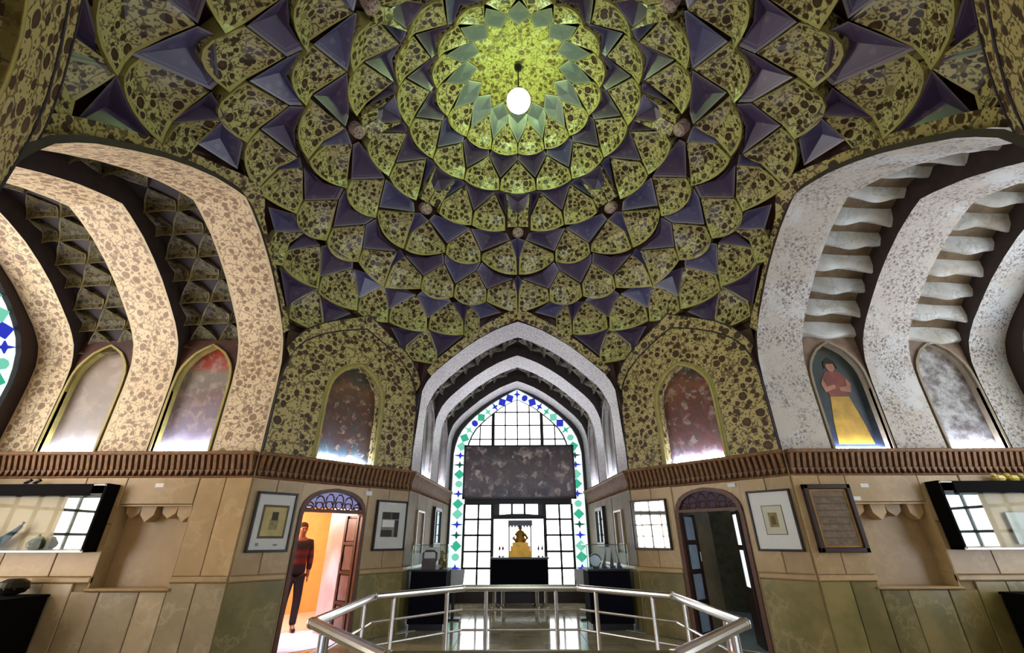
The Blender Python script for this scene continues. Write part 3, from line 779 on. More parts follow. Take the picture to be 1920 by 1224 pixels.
# rings F and G, one set per quadrant, cut by the alcove arches and the diagonal panels
for k in range(4):
    for sg in (1, -1):
        x = lambda a, k=k, sg=sg: 90 * k + sg * a
        for c, hw, vt, vs_, vb in ((14.6, 2.4, 3.14, 3.27, 3.415), (22.6, 5.4, 3.14, 3.32, 3.415), (34.3, 5.8, 3.16, 3.33, 3.43)):
            dshell(x(c), hw, vt, vs_, vb, conc=.04, step=.03, sag=.01, tip=x(16.6) if c < 15 else None)
        g_, h_ = (31.5, 5.4) if (k, sg) in ((1, 1), (3, -1)) else (28.7, 4.7)
        dshell(x(g_), h_, 3.41, 3.50, 3.553, conc=.05, step=.03, tip=x(28.2))
        dkite([(x(5.6), 3.20, .03), (x(10.8), 3.07, .02), (x(16.4), 3.13, .02), (x(12.2), 3.27, .04)], 1)
        dkite([(x(16.8), 3.13, .02), (x(16.7), 3.10, .03), (x(22.4), 3.13, .02), (x(17.2), 3.31, .05)], 0)
        dkite([(x(22.8), 3.13, .02), (x(24), 3.08, .03), (x(33), 3.08, .03), (x(34.1), 3.15, .02), (x(28.3), 3.32, .05)], 0 if sg > 0 else 1)
        dkite([(x(34.5), 3.15, .02), (x(39.5), 3.12, .03), (x(44.8), 3.18, .02), (x(40.4), 3.33, .05)], 1 if sg > 0 else 0)
        dkite([(x(17.2), 3.42, .03), (x(22.6), 3.425, .03), (x(27.9), 3.42, .02), (x(24.2), 3.50, .05)], 0)
        dkite([(x(28.6), 3.42, .02), (x(34.3), 3.44, .03), (x(39), 3.45, .03), (x(33.5), 3.50, .05)], 0)
    dshell(90 * k + 45, 4.5, 3.18, 3.34, 3.435, conc=.04, step=.03, sag=.01)
    # olive bands that follow the arch of the alcove and the arched panel
    bd, wd0 = (BK - Y0 if k == 0 else Y0 - bf, WB) if k % 2 == 0 else (3.28, 1.62)
    for sg in (1, -1):
        A, B = [], []; wd = wd0 * (SF if (k, sg) in ((1, 1), (3, -1)) else 1)
        for i in range(15):
            q = .90 * i / 14; z = arch_z(q); phi = math.degrees(math.atan2(q * wd, bd)); r = interp(ZP, z)
            q2 = q + .02; z2 = arch_z(q) + .14 * (1 - .35 * q); r2 = interp(ZP, min(z2, 4.2)); ph2 = math.degrees(math.atan2((q + .055 * (q > .02)) * wd, bd))
            A.append(dome(90 * k + sg * phi, r, -.015)); B.append(dome(90 * k + sg * ph2, r2, .0))
        n = len(A); V = A + B + [dome(90 * k, 3.3, .1)]
        raw('arch_band', A + B, [(i, i + 1, n + i + 1, n + i) for i in range(n - 1)], m_olive_flat, dm)
def on_dome(f, s, z):
    p = Vector(f.p(s, z)); q = Vector(dome(math.degrees(math.atan2(p.x, p.y - Y0)), interp(ZP, z), .02)); h = (q - f.o).dot(f.n)
    return tuple(q + f.n * max(0, .04 - h))
for f in (DL, DR, DFL, DFR):
    c = (DLEN / 2); pan = [p for p in outline(PANEL, c, DLEN / 2 - .02, 41) if p[1] > 2.28]
    inner = [f.p(s, z, .032) for s, z in pan]; outer = [on_dome(f, c + (s - c) * 1.07, z + .225 * (1 - .5 * abs(s - c) / c)) for s, z in pan]; n = len(pan)
    raw('panel_band', inner + outer, [(i, i + 1, n + i + 1, n + i) for i in range(n - 1)], m_olive_flat, dm)
    raw('panel_band_edge', *tube(outer, .010, 6), m_dark_gap, dm)

# ------------------------------------------------------------------ windows
def clip(poly, conv):
    """clip a polygon by a convex outline (counter-clockwise)"""
    out = poly
    for (ax, ay), (bx, by) in zip(conv, conv[1:] + conv[:1]):
        src, out = out, []
        side = lambda p: (bx - ax) * (p[1] - ay) - (by - ay) * (p[0] - ax)
        for p, q in zip(src, src[1:] + src[:1]):
            a, b = side(p), side(q)
            if a >= 0: out.append(p)
            if (a >= 0) != (b >= 0): u = a / (a - b); out.append((lerp(p[0], q[0], u), lerp(p[1], q[1], u)))
        if len(out) < 3: return []
    return out
WOUT = [(1.0, -.88), (1.0, .5), (1.0, 1.9), (.96, 2.2), (.86, 2.5), (.67, 2.8), (.42, 3.10), (.2, 3.31), (0, 3.48)]
WINN = [(1.0, -.88), (1.0, .5), (1.0, 1.95), (.965, 2.2), (.85, 2.45), (.65, 2.7), (.34, 3.0), (.15, 3.12), (0, 3.21)]
def prism(m, pts, t0, t1):
    n = len(pts); vs = [m(t0, q, z) for q, z in pts] + [m(t1, q, z) for q, z in pts]
    return vs, [tuple(range(n)), tuple(range(n, 2 * n))[::-1]] + [(i, (i + 1) % n, n + (i + 1) % n, n + i) for i in range(n)]
def window(name, kind, WO, WI, bay, tw=3.45, detail=True):
    m_pane = PANES[kind]
    m = mapper(kind); hwall = half_w(kind, 3.5) + .05
    out = outline(WOUT, 0, WO, 49); inn = outline(WINN, 0, WI, 49)
    win = struct(S(name, join(*[prism(m, [out[i], out[i + 1], (hwall if i >= len(out) // 2 else -hwall, out[i + 1][1]), (hwall if i >= len(out) // 2 else -hwall, out[i][1])], tw - .06, tw + .05) for i in range(len(out) - 1) if abs(out[i][1] - out[i + 1][1]) > 1e-6],
        prism(m, [(-hwall, 3.40), (hwall, 3.40), (hwall, 4.1), (-hwall, 4.1)], tw + .02, tw + .06), prism(m, [(-hwall, -1.18), (hwall, -1.18), (hwall, -.88), (-hwall, -.88)], tw - .12, tw + .05)), m_frame_dark))
    # pale border panes with coloured pieces set in a row along them
    for i in range(0, len(out) - 1):
        S('border_pane', prism(m, [out[i], out[i + 1], inn[i + 1], inn[i]], tw + .015, tw + .03), m_palepane, win)
    S('border_lead', join(*[prism(m, [inn[i], inn[i + 1], (inn[i + 1][0] * .975, inn[i + 1][1] - .012), (inn[i][0] * .975, inn[i][1] - .012)], tw - .02, tw + .03) for i in range(len(inn) - 1)]), m_lead, win)
    mid = [((a[0] + b[0]) / 2, (a[1] + b[1]) / 2) for a, b in zip(out, inn)]
    L = 0
    for a, b in zip(mid, mid[1:]): L += math.hypot(b[0] - a[0], b[1] - a[1])
    npc = int(L / .215); pp = resample(mid, npc * 2 + 1); hb = (WO - WI) / 2
    cyc = [(m_green, 'd'), (m_blue, 's'), (m_teal, 'o'), (m_green, 'd'), (m_dkgreen, 's'), (m_blue, 's'), (m_teal, 'd')]
    for i in range(npc):
        c = pp[2 * i + 1]; a, b = pp[2 * i], pp[2 * i + 2]; tx, tz = b[0] - a[0], b[1] - a[1]; l = math.hypot(tx, tz); tx /= l; tz /= l; nx, nz = -tz, tx
        mt, sh = cyc[i % 7]
        if c[1] > 2.9: mt = m_blue if i % 2 else m_blue
        if 2.3 < c[1] <= 2.9: mt = (m_teal, m_blue, m_green)[i % 3]
        if sh == 'd': q = [(.112, 0), (0, hb * .8), (-.112, 0), (0, -hb * .8)]
        elif sh == 'o': q = [(.075 * math.cos(x * math.pi / 4), .085 * math.sin(x * math.pi / 4)) for x in range(8)]
        else: q = [(.085, 0), (.022, .028), (0, hb * .95), (-.022, .028), (-.085, 0), (-.022, -.028), (0, -hb * .95), (.022, -.028)]
        S('coloured_pane', prism(m, [(c[0] + u * tx + v * nx, c[1] + u * tz + v * nz) for u, v in q], tw - .005, tw + .015), mt, win)
    conv = [p for p in inn][::-1]
    if sum((b[0] - a[0]) * (b[1] + a[1]) for a, b in zip(conv, conv[1:] + conv[:1])) > 0: conv = conv[::-1]
    g = .012
    def pane(q0, q1, z0, z1, clipit=True):
        p = [(q0 + g, z0 + g), (q1 - g, z0 + g), (q1 - g, z1 - g), (q0 + g, z1 - g)]
        if clipit: p = clip(p, conv)
        if len(p) >= 3: S('pane', prism(m, p, tw + .015, tw + .03), m_pane, win)
    qs = [-WI, -.92, -.6, -.3, 0, .3, .6, .92, WI]; zs = [2.03, 2.21, 2.55, 2.88, 3.21]
    if not bay: zs = [.86, 1.15, 1.45, 1.74] + zs
    for a, b in zip(qs, qs[1:]):
        for c, d in zip(zs, zs[1:]): pane(a, b, c, d)
    # backing bars between the panes
    bars = [prism(m, clip([(q - .016, zs[0]), (q + .016, zs[0]), (q + .016, 3.2), (q - .016, 3.2)], conv), tw - .005, tw + .03) for q in qs[1:-1]]
    for gq in bars[1:6:4]: pass
    for i, b in enumerate(bars): S('glazing_bar', b, m_lead, win)
    for q in (-.6, .6): S('mullion', prism(m, clip([(q - .04, zs[0]), (q + .04, zs[0]), (q + .04, 3.2), (q - .04, 3.2)], conv), tw - .03, tw + .03), m_lead, win)
    for z in zs[1:]:
        p = clip([(-WI, z - .015), (WI, z - .015), (WI, z + .015), (-WI, z + .015)], conv)
        if len(p) > 2: S('glazing_bar', prism(m, p, tw - .005, tw + .03), m_lead, win)
    rows = [.74, .416, .092, -.232, -.556, -.88]
    cols = [(-WI, -.91), (-.90, -.6), (.62, .94), (.94, WI)] if bay else [(-WI, -.92), (-.92, -.6), (-.6, -.3), (-.3, 0), (0, .3), (.3, .6), (.6, .92), (.92, WI)]
    for a, b in cols:
        for z1, z0 in zip(rows, rows[1:]): pane(a, b, z0, z1, False)
    for a, b in ([(-WI, -.6), (.62, WI)] if bay else [(-WI, WI)]):
        for z in rows: S('glazing_bar', prism(m, [(a, z - .021), (b, z - .021), (b, z + .021), (a, z + .021)], tw - .01, tw + .03), m_lead, win)
    for q in ((-WI, -.905, -.6, .62, .94, WI) if bay else qs): S('glazing_bar', prism(m, [(q - .022, -.88), (q + .022, -.88), (q + .022, .74), (q - .022, .74)], tw - .01, tw + .03), m_lead, win)
    S('transom', prism(m, [(-WI, .74), (WI, .74), (WI, .86), (-WI, .86)], tw - .03, tw + .04), m_lead, win)
    if bay:
        S('window_blind_panel', prism(m, [(-WI, .86), (WI, .86), (WI, 2.03), (-WI, 2.03)], tw + .0, tw + .04), m_lead, win)
        for a, b in ((-.43, -.14), (-.14, .15), (.15, .46)): pane(a, b, .5, .74, False)
        for q in (-.14, .15): S('glazing_bar', prism(m, [(q - .025, .5), (q + .025, .5), (q + .025, .74), (q - .025, .74)], tw - .01, tw + .03), m_lead, win)
        S('door_post', join(prism(m, [(-.6, -.88), (-.55, -.88), (-.55, .74), (-.6, .74)], tw - .04, tw + .04), prism(m, [(.57, -.88), (.62, -.88), (.62, .74), (.57, .74)], tw - .04, tw + .04)), m_lead, win)
        S('door_rail', prism(m, [(-.55, .42), (.57, .42), (.57, .5), (.15, .53), (-.15, .53), (-.55, .5)], tw - .05, tw + .04), m_lead, win)
        S('door_side_panel', join(prism(m, [(-.55, .5), (-.43, .5), (-.43, .74), (-.55, .74)], tw, tw + .04), prism(m, [(.46, .5), (.57, .5), (.57, .74), (.46, .74)], tw, tw + .04)), plain('grey_door_wood', (96, 88, 84)), win)
        S('bright_bay_back', prism(m, [(-.55, -.88), (.57, -.88), (.57, .42), (-.55, .42)], tw + .02, tw + .03), m_pane, win)
    return win
win1 = window('window_1', 'back', 1.54, 1.23, True)
win2 = window('window_2', 'left', 1.45, 1.15, False)
win3 = window('window_3', 'right', 1.45, 1.15, False)
win4 = window('window_4', 'front', 1.5, 1.2, False)
# ------------------------------------------------------------------ niche paintings and their uplights
def painting_panel(f, c, hw, depth, mat, label, group=None):
    pts = [(c + (s - c) * 1.03, z) for s, z in outline(NICHE, c, hw)]
    o = S('niche_painting', f.poly(pts, -depth - .02, -depth), mat)
    return tag(o, label, 'painting', group)
def strip(f, c, hw, depth, label):
    e = empty('light_strip', f.p(c, 1.0, -depth + .03), label, 'light', 'light strips at the feet of the niche paintings')
    S('housing', f.box(c - hw * .86, c + hw * .86, 1.0, 1.012, -depth + .005, -depth + .05), m_white, e)
    S('lit_tube', f.tube([(c - hw * .84, 1.03), (c + hw * .84, 1.03)], .018, -depth + .03), m_led, e)
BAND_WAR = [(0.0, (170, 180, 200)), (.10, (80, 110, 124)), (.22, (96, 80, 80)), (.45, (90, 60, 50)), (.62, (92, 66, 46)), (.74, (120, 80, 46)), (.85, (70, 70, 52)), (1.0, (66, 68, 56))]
SPL_WAR = [(0.0, (44, 30, 28)), (.3, (120, 62, 52)), (.5, (66, 78, 74)), (.68, (130, 100, 72)), (.8, (200, 176, 160)), (1.0, (56, 44, 38))]
dn = DLEN / 2
painting_panel(DL, dn, .44, .13, painted('war_scene_left', BAND_WAR, SPL_WAR, 6, 1.3), 'arched red and brown crowd painting above the lit doorway with the person')
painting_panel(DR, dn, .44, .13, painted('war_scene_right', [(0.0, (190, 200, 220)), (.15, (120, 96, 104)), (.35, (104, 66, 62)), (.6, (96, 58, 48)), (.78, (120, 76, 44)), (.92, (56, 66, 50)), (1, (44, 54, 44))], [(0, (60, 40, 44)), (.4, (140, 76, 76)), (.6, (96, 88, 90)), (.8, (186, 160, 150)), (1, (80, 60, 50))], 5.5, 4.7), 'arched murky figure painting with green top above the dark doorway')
strip(DL, dn, .44, .13, 'white light strip under the red crowd painting'); strip(DR, dn, .44, .13, 'white light strip under the green-topped figure painting')
PM = {
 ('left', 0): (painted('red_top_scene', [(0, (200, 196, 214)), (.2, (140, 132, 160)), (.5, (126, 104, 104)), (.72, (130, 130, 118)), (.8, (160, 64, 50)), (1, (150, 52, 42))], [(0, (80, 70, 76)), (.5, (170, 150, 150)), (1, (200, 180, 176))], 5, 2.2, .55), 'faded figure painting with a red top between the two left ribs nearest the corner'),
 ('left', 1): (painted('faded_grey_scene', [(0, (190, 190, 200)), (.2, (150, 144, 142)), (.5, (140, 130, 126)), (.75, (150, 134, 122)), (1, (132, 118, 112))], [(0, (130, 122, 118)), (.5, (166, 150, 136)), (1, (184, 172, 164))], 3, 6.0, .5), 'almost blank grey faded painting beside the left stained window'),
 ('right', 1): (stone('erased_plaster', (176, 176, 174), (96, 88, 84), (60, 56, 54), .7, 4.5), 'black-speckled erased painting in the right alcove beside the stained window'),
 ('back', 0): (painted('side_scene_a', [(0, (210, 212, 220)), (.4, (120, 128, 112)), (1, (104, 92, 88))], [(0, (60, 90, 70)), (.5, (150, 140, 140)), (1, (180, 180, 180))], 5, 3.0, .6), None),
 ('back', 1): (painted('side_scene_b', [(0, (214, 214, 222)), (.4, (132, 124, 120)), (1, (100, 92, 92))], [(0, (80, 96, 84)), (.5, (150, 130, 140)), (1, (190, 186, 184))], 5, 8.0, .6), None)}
m_dkpaint = painted('portrait_ground', [(0, (40, 50, 84)), (.25, (36, 44, 60)), (.6, (44, 56, 56)), (.85, (62, 76, 70)), (1, (70, 70, 60))], [(0, (30, 40, 50)), (1, (70, 84, 80))], 4, 1.0, .4)
for kind, bi, sd, f, c, hw in NICHES:
    hw2 = hw - .03
    if kind == 'right' and bi == 0:
        o = painting_panel(f, c, hw2, .11, m_dkpaint, 'painted portrait of a woman in a yellow skirt on dark ground, right alcove')
        # figure painted in flat areas, a hair thick
        def fl(name, pts, mat, d=-.106): S(name, f.poly([(c + x, z) for x, z in pts], -.112, d), mat, o)
        skin = plain('painted_skin', (176, 120, 92), .5, var=.2); dress = plain('painted_yellow_dress', (190, 150, 52), .5, var=.22, scale=5); red = plain('painted_red_bodice', (120, 60, 48), .5, var=.3)
        fl('painted_skirt', [(-.22, 1.09), (.24, 1.09), (.20, 1.35), (.12, 1.72), (-.13, 1.72), (-.19, 1.4)], dress)
        fl('painted_bodice', [(-.13, 1.72), (.12, 1.72), (.17, 1.98), (.09, 2.08), (-.09, 2.08), (-.17, 1.96)], red)
        fl('painted_arm', [(-.16, 1.98), (-.20, 1.9), (-.17, 1.78), (-.02, 1.84), (-.02, 1.89), (-.13, 1.86)], skin, -.103)
        fl('painted_arm', [(.16, 1.98), (.20, 1.9), (.17, 1.78), (.03, 1.80), (.03, 1.85), (.13, 1.86)], skin, -.103)
        fl('painted_face', [(.06 * math.cos(a * math.pi / 6), 2.15 + .075 * math.sin(a * math.pi / 6)) for a in range(12)], skin, -.103)
        fl('painted_headdress', [(-.09, 2.12), (-.08, 2.22), (0, 2.29), (.08, 2.22), (.09, 2.12), (.055, 2.19), (-.055, 2.19)], plain('painted_black_hair', (36, 26, 24)), -.101)
    else:
        mt, lb = PM[(kind, bi)]
        if kind == 'back': lb = '%s grey-green side painting in the %s wall of the far alcove' % ('nearer' if bi == 0 else 'farther', 'left' if sd < 0 else 'right')
        painting_panel(f, c, hw2, .11, mt, lb)
    where = {('left', 0): 'under the red-topped painting in the left alcove', ('left', 1): 'under the blank grey painting by the left window',
             ('right', 0): 'under the yellow-skirted portrait', ('right', 1): 'under the black-speckled erased painting'}.get((kind, bi)) or 'under the %s painting on the %s wall of the far alcove' % ('nearer' if bi == 0 else 'farther', 'left' if sd < 0 else 'right')
    strip(f, c, hw2, .11, 'white light strip ' + where)

# ------------------------------------------------------------------ doorways, passages and the rooms behind
def room(name, f, wallmat, floormat):
    s0, s1 = DOOR_C - DOOR_W, DOOR_C + DOOR_W
    r = struct(S(name, join(f.box(s1, s1 + .05, -1.18, .70, -.95, -.012), f.box(s0 - .05, s0, -1.18, .70, -.95, -.012), f.box(s0, s1, .655, .70, -.95, -.012)), m_lilac if f is DL else m_alcove))
    S('room_wall', join(f.box(.1, 2.9, -1.18, 1.3, -3.0, -2.95), f.box(2.9, 2.95, -1.18, 1.3, -3.0, -.95), f.box(.05, .1, -1.18, 1.3, -3.0, -.95), f.box(.1, 2.9, 1.3, 1.34, -3.0, -.95), f.box(s1 + .05, 2.9, -1.18, 1.3, -.97, -.95), f.box(.1, s0 - .05, -1.18, 1.3, -.97, -.95), f.box(s0 - .05, s1 + .05, .70, 1.3, -.97, -.95)), wallmat, r)
    S('room_floor', f.box(.1, 2.9, -1.19, -1.175, -3.0, -.0), floormat, r)
    return r
m_orange = plain('orange_room_wall', (242, 184, 120), 0.7, var=.06)
m_paleroom = plain('dim_room_wall', (120, 112, 84), 0.7, var=.2)
m_palefloor = plain('pale_room_floor', (210, 206, 214), 0.35, var=.06)
room('wall_side_room_left', DL, m_orange, m_palefloor); room('wall_side_room_right', DR, m_paleroom, plain('bluish_room_floor', (160, 176, 186), .3, var=.1))
def doorway(name, f, right):
    s0, s1 = DOOR_C - DOOR_W, DOOR_C + DOOR_W; mw = m_wood
    out = outline(DOORP, DOOR_C, DOOR_W); inn = [(DOOR_C + (s - DOOR_C) * .90, z - (.045 if z > .36 else 0)) for s, z in out]
    d = struct(S(name, f.band(out, inn, -.10, .03), mw))
    S('transom', f.box(s0 + .03, s1 - .03, .335, .375, -.08, .025), mw, d)
    # pierced fanlight: scrolls between two rails
    bars = []
    for i in range(6):
        c = DOOR_C - .35 + i * .14; top = interp([(a, b) for a, b in sorted((abs(s - DOOR_C), z) for s, z in inn[:17])], abs(c - DOOR_C)); hh = max(.03, (top - .375) / 2 - .01)
        cz = .375 + hh
        S('scroll', f.tube([(c + .06 * math.cos(a * math.pi / 5), cz + hh * math.sin(a * math.pi / 5)) for a in range(11)], .009, -.02), mw, d)
        S('scroll', f.tube([(c - .07, .378), (c - .03, cz), (c + .03, cz), (c + .07, .378)], .008, -.025), mw, d)
    S('fanlight_glass', f.poly([(s, z) for s, z in inn if z > .37], -.05, -.04), emit('dim_violet_fanlight', (96, 84, 100), .35) if right else emit('blue_white_fanlight', (150, 152, 200), 0.7), d)  # brightness of the room behind is put into the glass as emission
    # door leaf folded back against the deeper side of the passage
    lx = f.o + f.x * (s1 - .015); lf = Fr(lx - f.n * .40, f.n, -f.x)
    m2 = m_wood_dark
    leaf = S('door_leaf', join(lf.box(0, .36, -1.17, .32, 0, .02), lf.box(0, .05, -1.17, .32, .02, .045), lf.box(.31, .36, -1.17, .32, .02, .045)), m2, d)
    for i in range(4):
        z0 = -1.12 + i * .36
        if right: S('leaf_pane', lf.box(.06, .30, z0 + .03, z0 + .33, .02, .03), plain('painted_reflection_glazing', (150, 166, 182), .15, var=.1), leaf)  # daylight mirrored in the right leaf's glass is painted as pale blue
        else: S('leaf_panel', lf.bev(.06, .30, z0 + .02, z0 + .33, .02, .036), plain('grey_lilac_leaf', (112, 96, 100), .3, var=.2), leaf)
        S('leaf_rail', lf.box(.05, .31, z0 - .02, z0 + .02, .02, .045), m2, leaf)
    S('handle', lf.tube([(.04, -.28), (.04, -.16)], .012, .06), m_steel, leaf)
    if right:
        # second leaf with tall bright panes, open on the near side
        l2 = Fr(f.o + f.x * (s0 + .12) - f.n * .12, f.n * -.9 + f.x * .62, f.x * .9 + f.n * .62)
        leaf2 = S('door_leaf', join(l2.box(0, .40, -1.17, -.55, 0, .03), l2.box(0, .40, .30, .33, 0, .03), l2.box(0, .06, -.55, .30, 0, .03), l2.box(.34, .40, -.55, .30, 0, .03), l2.box(.06, .34, -.13, -.07, 0, .03)), m2, d)
        for z0, z1 in ((-.55, -.13), (-.07, .30)): S('leaf_pane', l2.box(.06, .34, z0, z1, .01, .02), emit('daylit_door_pane', (226, 236, 244), 1.3), leaf2)  # daylight on these panes is put in as a glow of their own
    return d
doorway('door_1', DL, False); doorway('door_2', DR, True)
def light(name, kind, loc, power, col, size=.3, rot=None):
    d = bpy.data.lights.new(name, kind); d.energy = power; d.color = lin(col)[:3]
    if kind == 'AREA': d.size = size
    else: d.shadow_soft_size = size
    o = bpy.data.objects.new(name, d); C.objects.link(o); o.location = T(loc); 
    if rot: o.rotation_euler = rot
    return o
light('room_lamp_left', 'POINT', DL.p(.45, .55, -1.5), 150, (255, 226, 190), .15)
light('room_lamp_right', 'POINT', DR.p(1.0, .9, -2.2), 26, (214, 232, 255), .2)
light('passage_fill_left', 'SPOT', DL.p(1.25, .62, -.62), 330, (232, 226, 255), .1)  # added spot that brightens the passage's pale marble, no real fitting
light('room_daylight_left', 'POINT', DL.p(1.0, .5, -2.0), 90, (240, 240, 255), .2)  # added point light, stands for daylight on the side room's floor

# ------------------------------------------------------------------ pictures on the walls
def picture(f, s0, s1, z0, z1, label, cat='picture', fm=None, bar=.025, dep=.05, mount=None, prints=(), back=0.02):
    e = empty('picture_frame', f.p((s0 + s1) / 2, z0, back), label, cat)
    fm = fm or m_black
    S('frame', join(f.bev(s0, s0 + bar, z0, z1, back, back + dep, .006), f.bev(s1 - bar, s1, z0, z1, back, back + dep, .006), f.bev(s0, s1, z0, z0 + bar, back, back + dep, .006), f.bev(s0, s1, z1 - bar, z1, back, back + dep, .006)), fm, e)
    S('mount', f.box(s0 + bar * .6, s1 - bar * .6, z0 + bar * .6, z1 - bar * .6, back, back + dep * .55), mount or m_mat, e)
    for nm, a, b, c_, d_, mt, k in prints: S(nm, f.box(lerp(s0, s1, a), lerp(s0, s1, b), lerp(z0, z1, c_), lerp(z0, z1, d_), back + dep * .5, back + dep * (.58 + .04 * k)), mt, e)
    return e
m_dk = plain('dark_print', (60, 54, 44), .6); m_gr = plain('grey_print', (132, 132, 134), .6); m_sepia = plain('sepia_print', (150, 136, 92), .6, var=.2, scale=20)
picture(DL, .08, .565, -.125, .54, 'black framed print with wide grey mount left of the lit doorway', prints=[('print_border', .2, .84, .22, .78, plain('taupe_border', (96, 84, 62), .6), 1), ('print', .25, .79, .26, .74, m_paper, 2), ('printed_figure', .42, .62, .36, .54, m_sepia, 3), ('printed_figure', .45, .6, .52, .66, m_dk, 4), ('printed_seal', .2, .27, .1, .15, m_gr, 1), ('printed_seal', .62, .72, .10, .13, m_gr, 1), ('paper_tag', .78, .94, .93, .97, m_white, 1)])
picture(DL, 1.745, 2.285, -.135, .535, 'black framed print with dark and white blocks right of the lit doorway', prints=[('print', .2, .74, .26, .76, m_gr, 1), ('printed_block', .2, .48, .62, .76, m_dk, 2), ('printed_block', .5, .74, .62, .76, plain('charcoal_print', (40, 42, 46)), 2), ('printed_block', .22, .6, .46, .6, m_white, 2), ('printed_block', .62, .74, .26, .6, m_dk, 2), ('printed_block', .2, .55, .27, .40, m_dk, 2), ('paper_tag', .3, .62, .92, .96, m_white, 1)])
_a = math.radians(5.5); _n = Vector((DR.n.x * math.cos(_a) - DR.n.y * math.sin(_a), DR.n.x * math.sin(_a) + DR.n.y * math.cos(_a), 0)); _x = Vector((_n.y, -_n.x, 0)) ; _x = _x if _x.dot(DR.x) > 0 else -_x
tilt = Fr(DR.p(1.995, 0, .03), _x, _n)
pc = picture(tilt, -.29, .29, -.135, .535, 'black framed glass reflecting a white gridded window beside the far right alcove', mount=m_mirror)
S('reflected_bar', join(tilt.box(-.265, .265, .19, .198, .05, .053), tilt.box(-.02, -.012, -.12, .52, .05, .053)), m_lead, pc)  # dark strips modelled on the glass imitate a window's reflected bars
picture(DR, .035, .545, -.13, .545, 'pale framed print with a small sepia centre right of the dark doorway', bar=.022, mount=m_white, prints=[('print_line', .26, .72, .26, .74, m_dk, 1), ('print', .275, .705, .27, .73, plain('cream_print', (206, 204, 184), .6, var=.03), 2), ('printed_centre', .40, .60, .38, .62, m_sepia, 3), ('printed_figure', .45, .55, .42, .56, plain('umber', (104, 84, 52)), 4)])
m_textleaf = plain('brown_manuscript', (112, 92, 70), .6, var=.25, scale=14)
pr = picture(FL, 3.36, 3.915, -.14, .585, 'dark brown framed manuscript panel beside the pale print, right wall', 'picture', m_wood_dark, .05, .06, m_textleaf, prints=[('gilt_line', .12, .135, .08, .92, m_gold, 1), ('gilt_line', .865, .88, .08, .92, m_gold, 1), ('gilt_line', .12, .88, .08, .09, m_gold, 1), ('gilt_line', .12, .88, .91, .92, m_gold, 1)] + [('written_line', .2, .8, .2 + i * .1, .215 + i * .1, plain('faded_ink', (88, 70, 54), .6), 1) for i in range(7)])
for f, sd in ((BL, 'left'), (BR, 'right')):
    picture(f, 1.75, 2.45, -.12, .58, 'narrow dark framed mirror on the %s wall of the far alcove' % sd, 'mirror', m_wood_dark, .07, .06, m_mirror)
def label_card(f, s, z, lb, wd=.05, hg=.022, d=.024): tag(S('label_card', f.bev(s - wd, s + wd, z - hg, z + hg, .0, d, .002), m_white), lb, 'label', 'small white cards stuck on the walls')
label_card(FL, -4.39, .605, 'small white card high above the left wall niche'); label_card(DL, 1.60, .615, 'small white card right of the lit doorway arch', .05, .03)
label_card(DR, .72, .64, 'small white card right of the dark doorway arch', .05, .025); label_card(FL, 4.13, .575, 'small white card above the right wall niche'); label_card(FL, 3.985, .43, 'small white card right of the brown manuscript frame')

# ------------------------------------------------------------------ wall vitrines
def vitrine(sg, label):
    a, b = sorted((sg * 4.86, sg * 6.62)); e = empty('glass_vitrine', FL.p((a + b) / 2, -.10, .02), label, 'display case')
    inner = 4.86 * sg; dp = .20
    S('case_back', FL.box(a, b, -.10, .60, .02, .03), m_tan, e); c, d = sorted((sg * 4.9, sg * 5.42)); S('mirror_back', FL.box(c, d, -.08, .49, .03, .036), m_mirror, e)
    i0, i1 = sorted((inner, inner + sg * .035)); S('side_frame', FL.bev(i0, i1, -.11, .61, .02, dp, .006), m_matt, e)
    S('bottom_rail', FL.bev(a, b, -.115, -.09, .02, dp, .004), m_steel, e)
    c, d = sorted((sg * 5.03, sg * 6.62)); S('top_board', FL.bev(c, d, .475, .605, .02, dp, .006), m_matt, e)
    c, d = sorted((sg * 4.895, sg * 5.03)); S('top_rail', FL.bev(c, d, .585, .60, .02, dp, .004), m_steel, e)
    c, d = sorted((sg * 4.90, sg * 6.62)); S('glass_front', FL.box(c, d, -.09, .50, dp - .012, dp - .006), m_glass, e)
    for z in (-.09, .59):
        p = FL.p(inner + sg * .02, z, dp + .005); S('corner_screw', lathe((p[0], p[1], p[2] - .008), [(.012, 0), (.012, .016)], 8), m_steel, e)
    return e
vitrine(-1, 'black-topped glass wall case on the left wall holding a blue boat-shaped vessel'); vitrine(1, 'black-topped glass wall case on the right wall holding a white panel')
def at(f, s, z, d): return f.p(s, z, d)
# blue boat-shaped vessel: a swept hull with a raised prow
hull_v, hull_f = [], []
for i in range(13):
    u = -1 + i / 6; x = -5.98 + u * .21; rise = .10 * max(0, u) ** 2 + .05 * u * u; wdt = .05 * (1 - .85 * u * u) + .006; dep = .10 * (1 - .6 * abs(u) ** 2)
    for k in range(9):
        an = math.pi * k / 8; p = FL.p(x, -.088 + .105 + rise - math.sin(an) * dep, .11 + math.cos(an) * wdt); hull_v.append(p)
for i in range(12):
    for k in range(8): hull_f.append((i * 9 + k, i * 9 + k + 1, i * 9 + k + 10, i * 9 + k + 9))
hull_f.append(tuple(range(9))); hull_f.append(tuple(range(108, 117))[::-1])
hull_f += [(i * 9, (i + 1) * 9, (i + 1) * 9 + 8, i * 9 + 8) for i in range(12)]
be = empty('boat_vessel', FL.p(-5.98, -.09, .11), 'glossy blue boat-shaped vessel in the left wall case', 'vessel')
S('hull', (hull_v, hull_f), plain('blue_glaze', (58, 96, 128), .25, var=.25), be); S('spout', FL.tube([(-5.80, .09), (-5.76, .15), (-5.745, .2)], .018, .11, 8), plain('dark_blue_glaze', (30, 42, 66), .25), be)
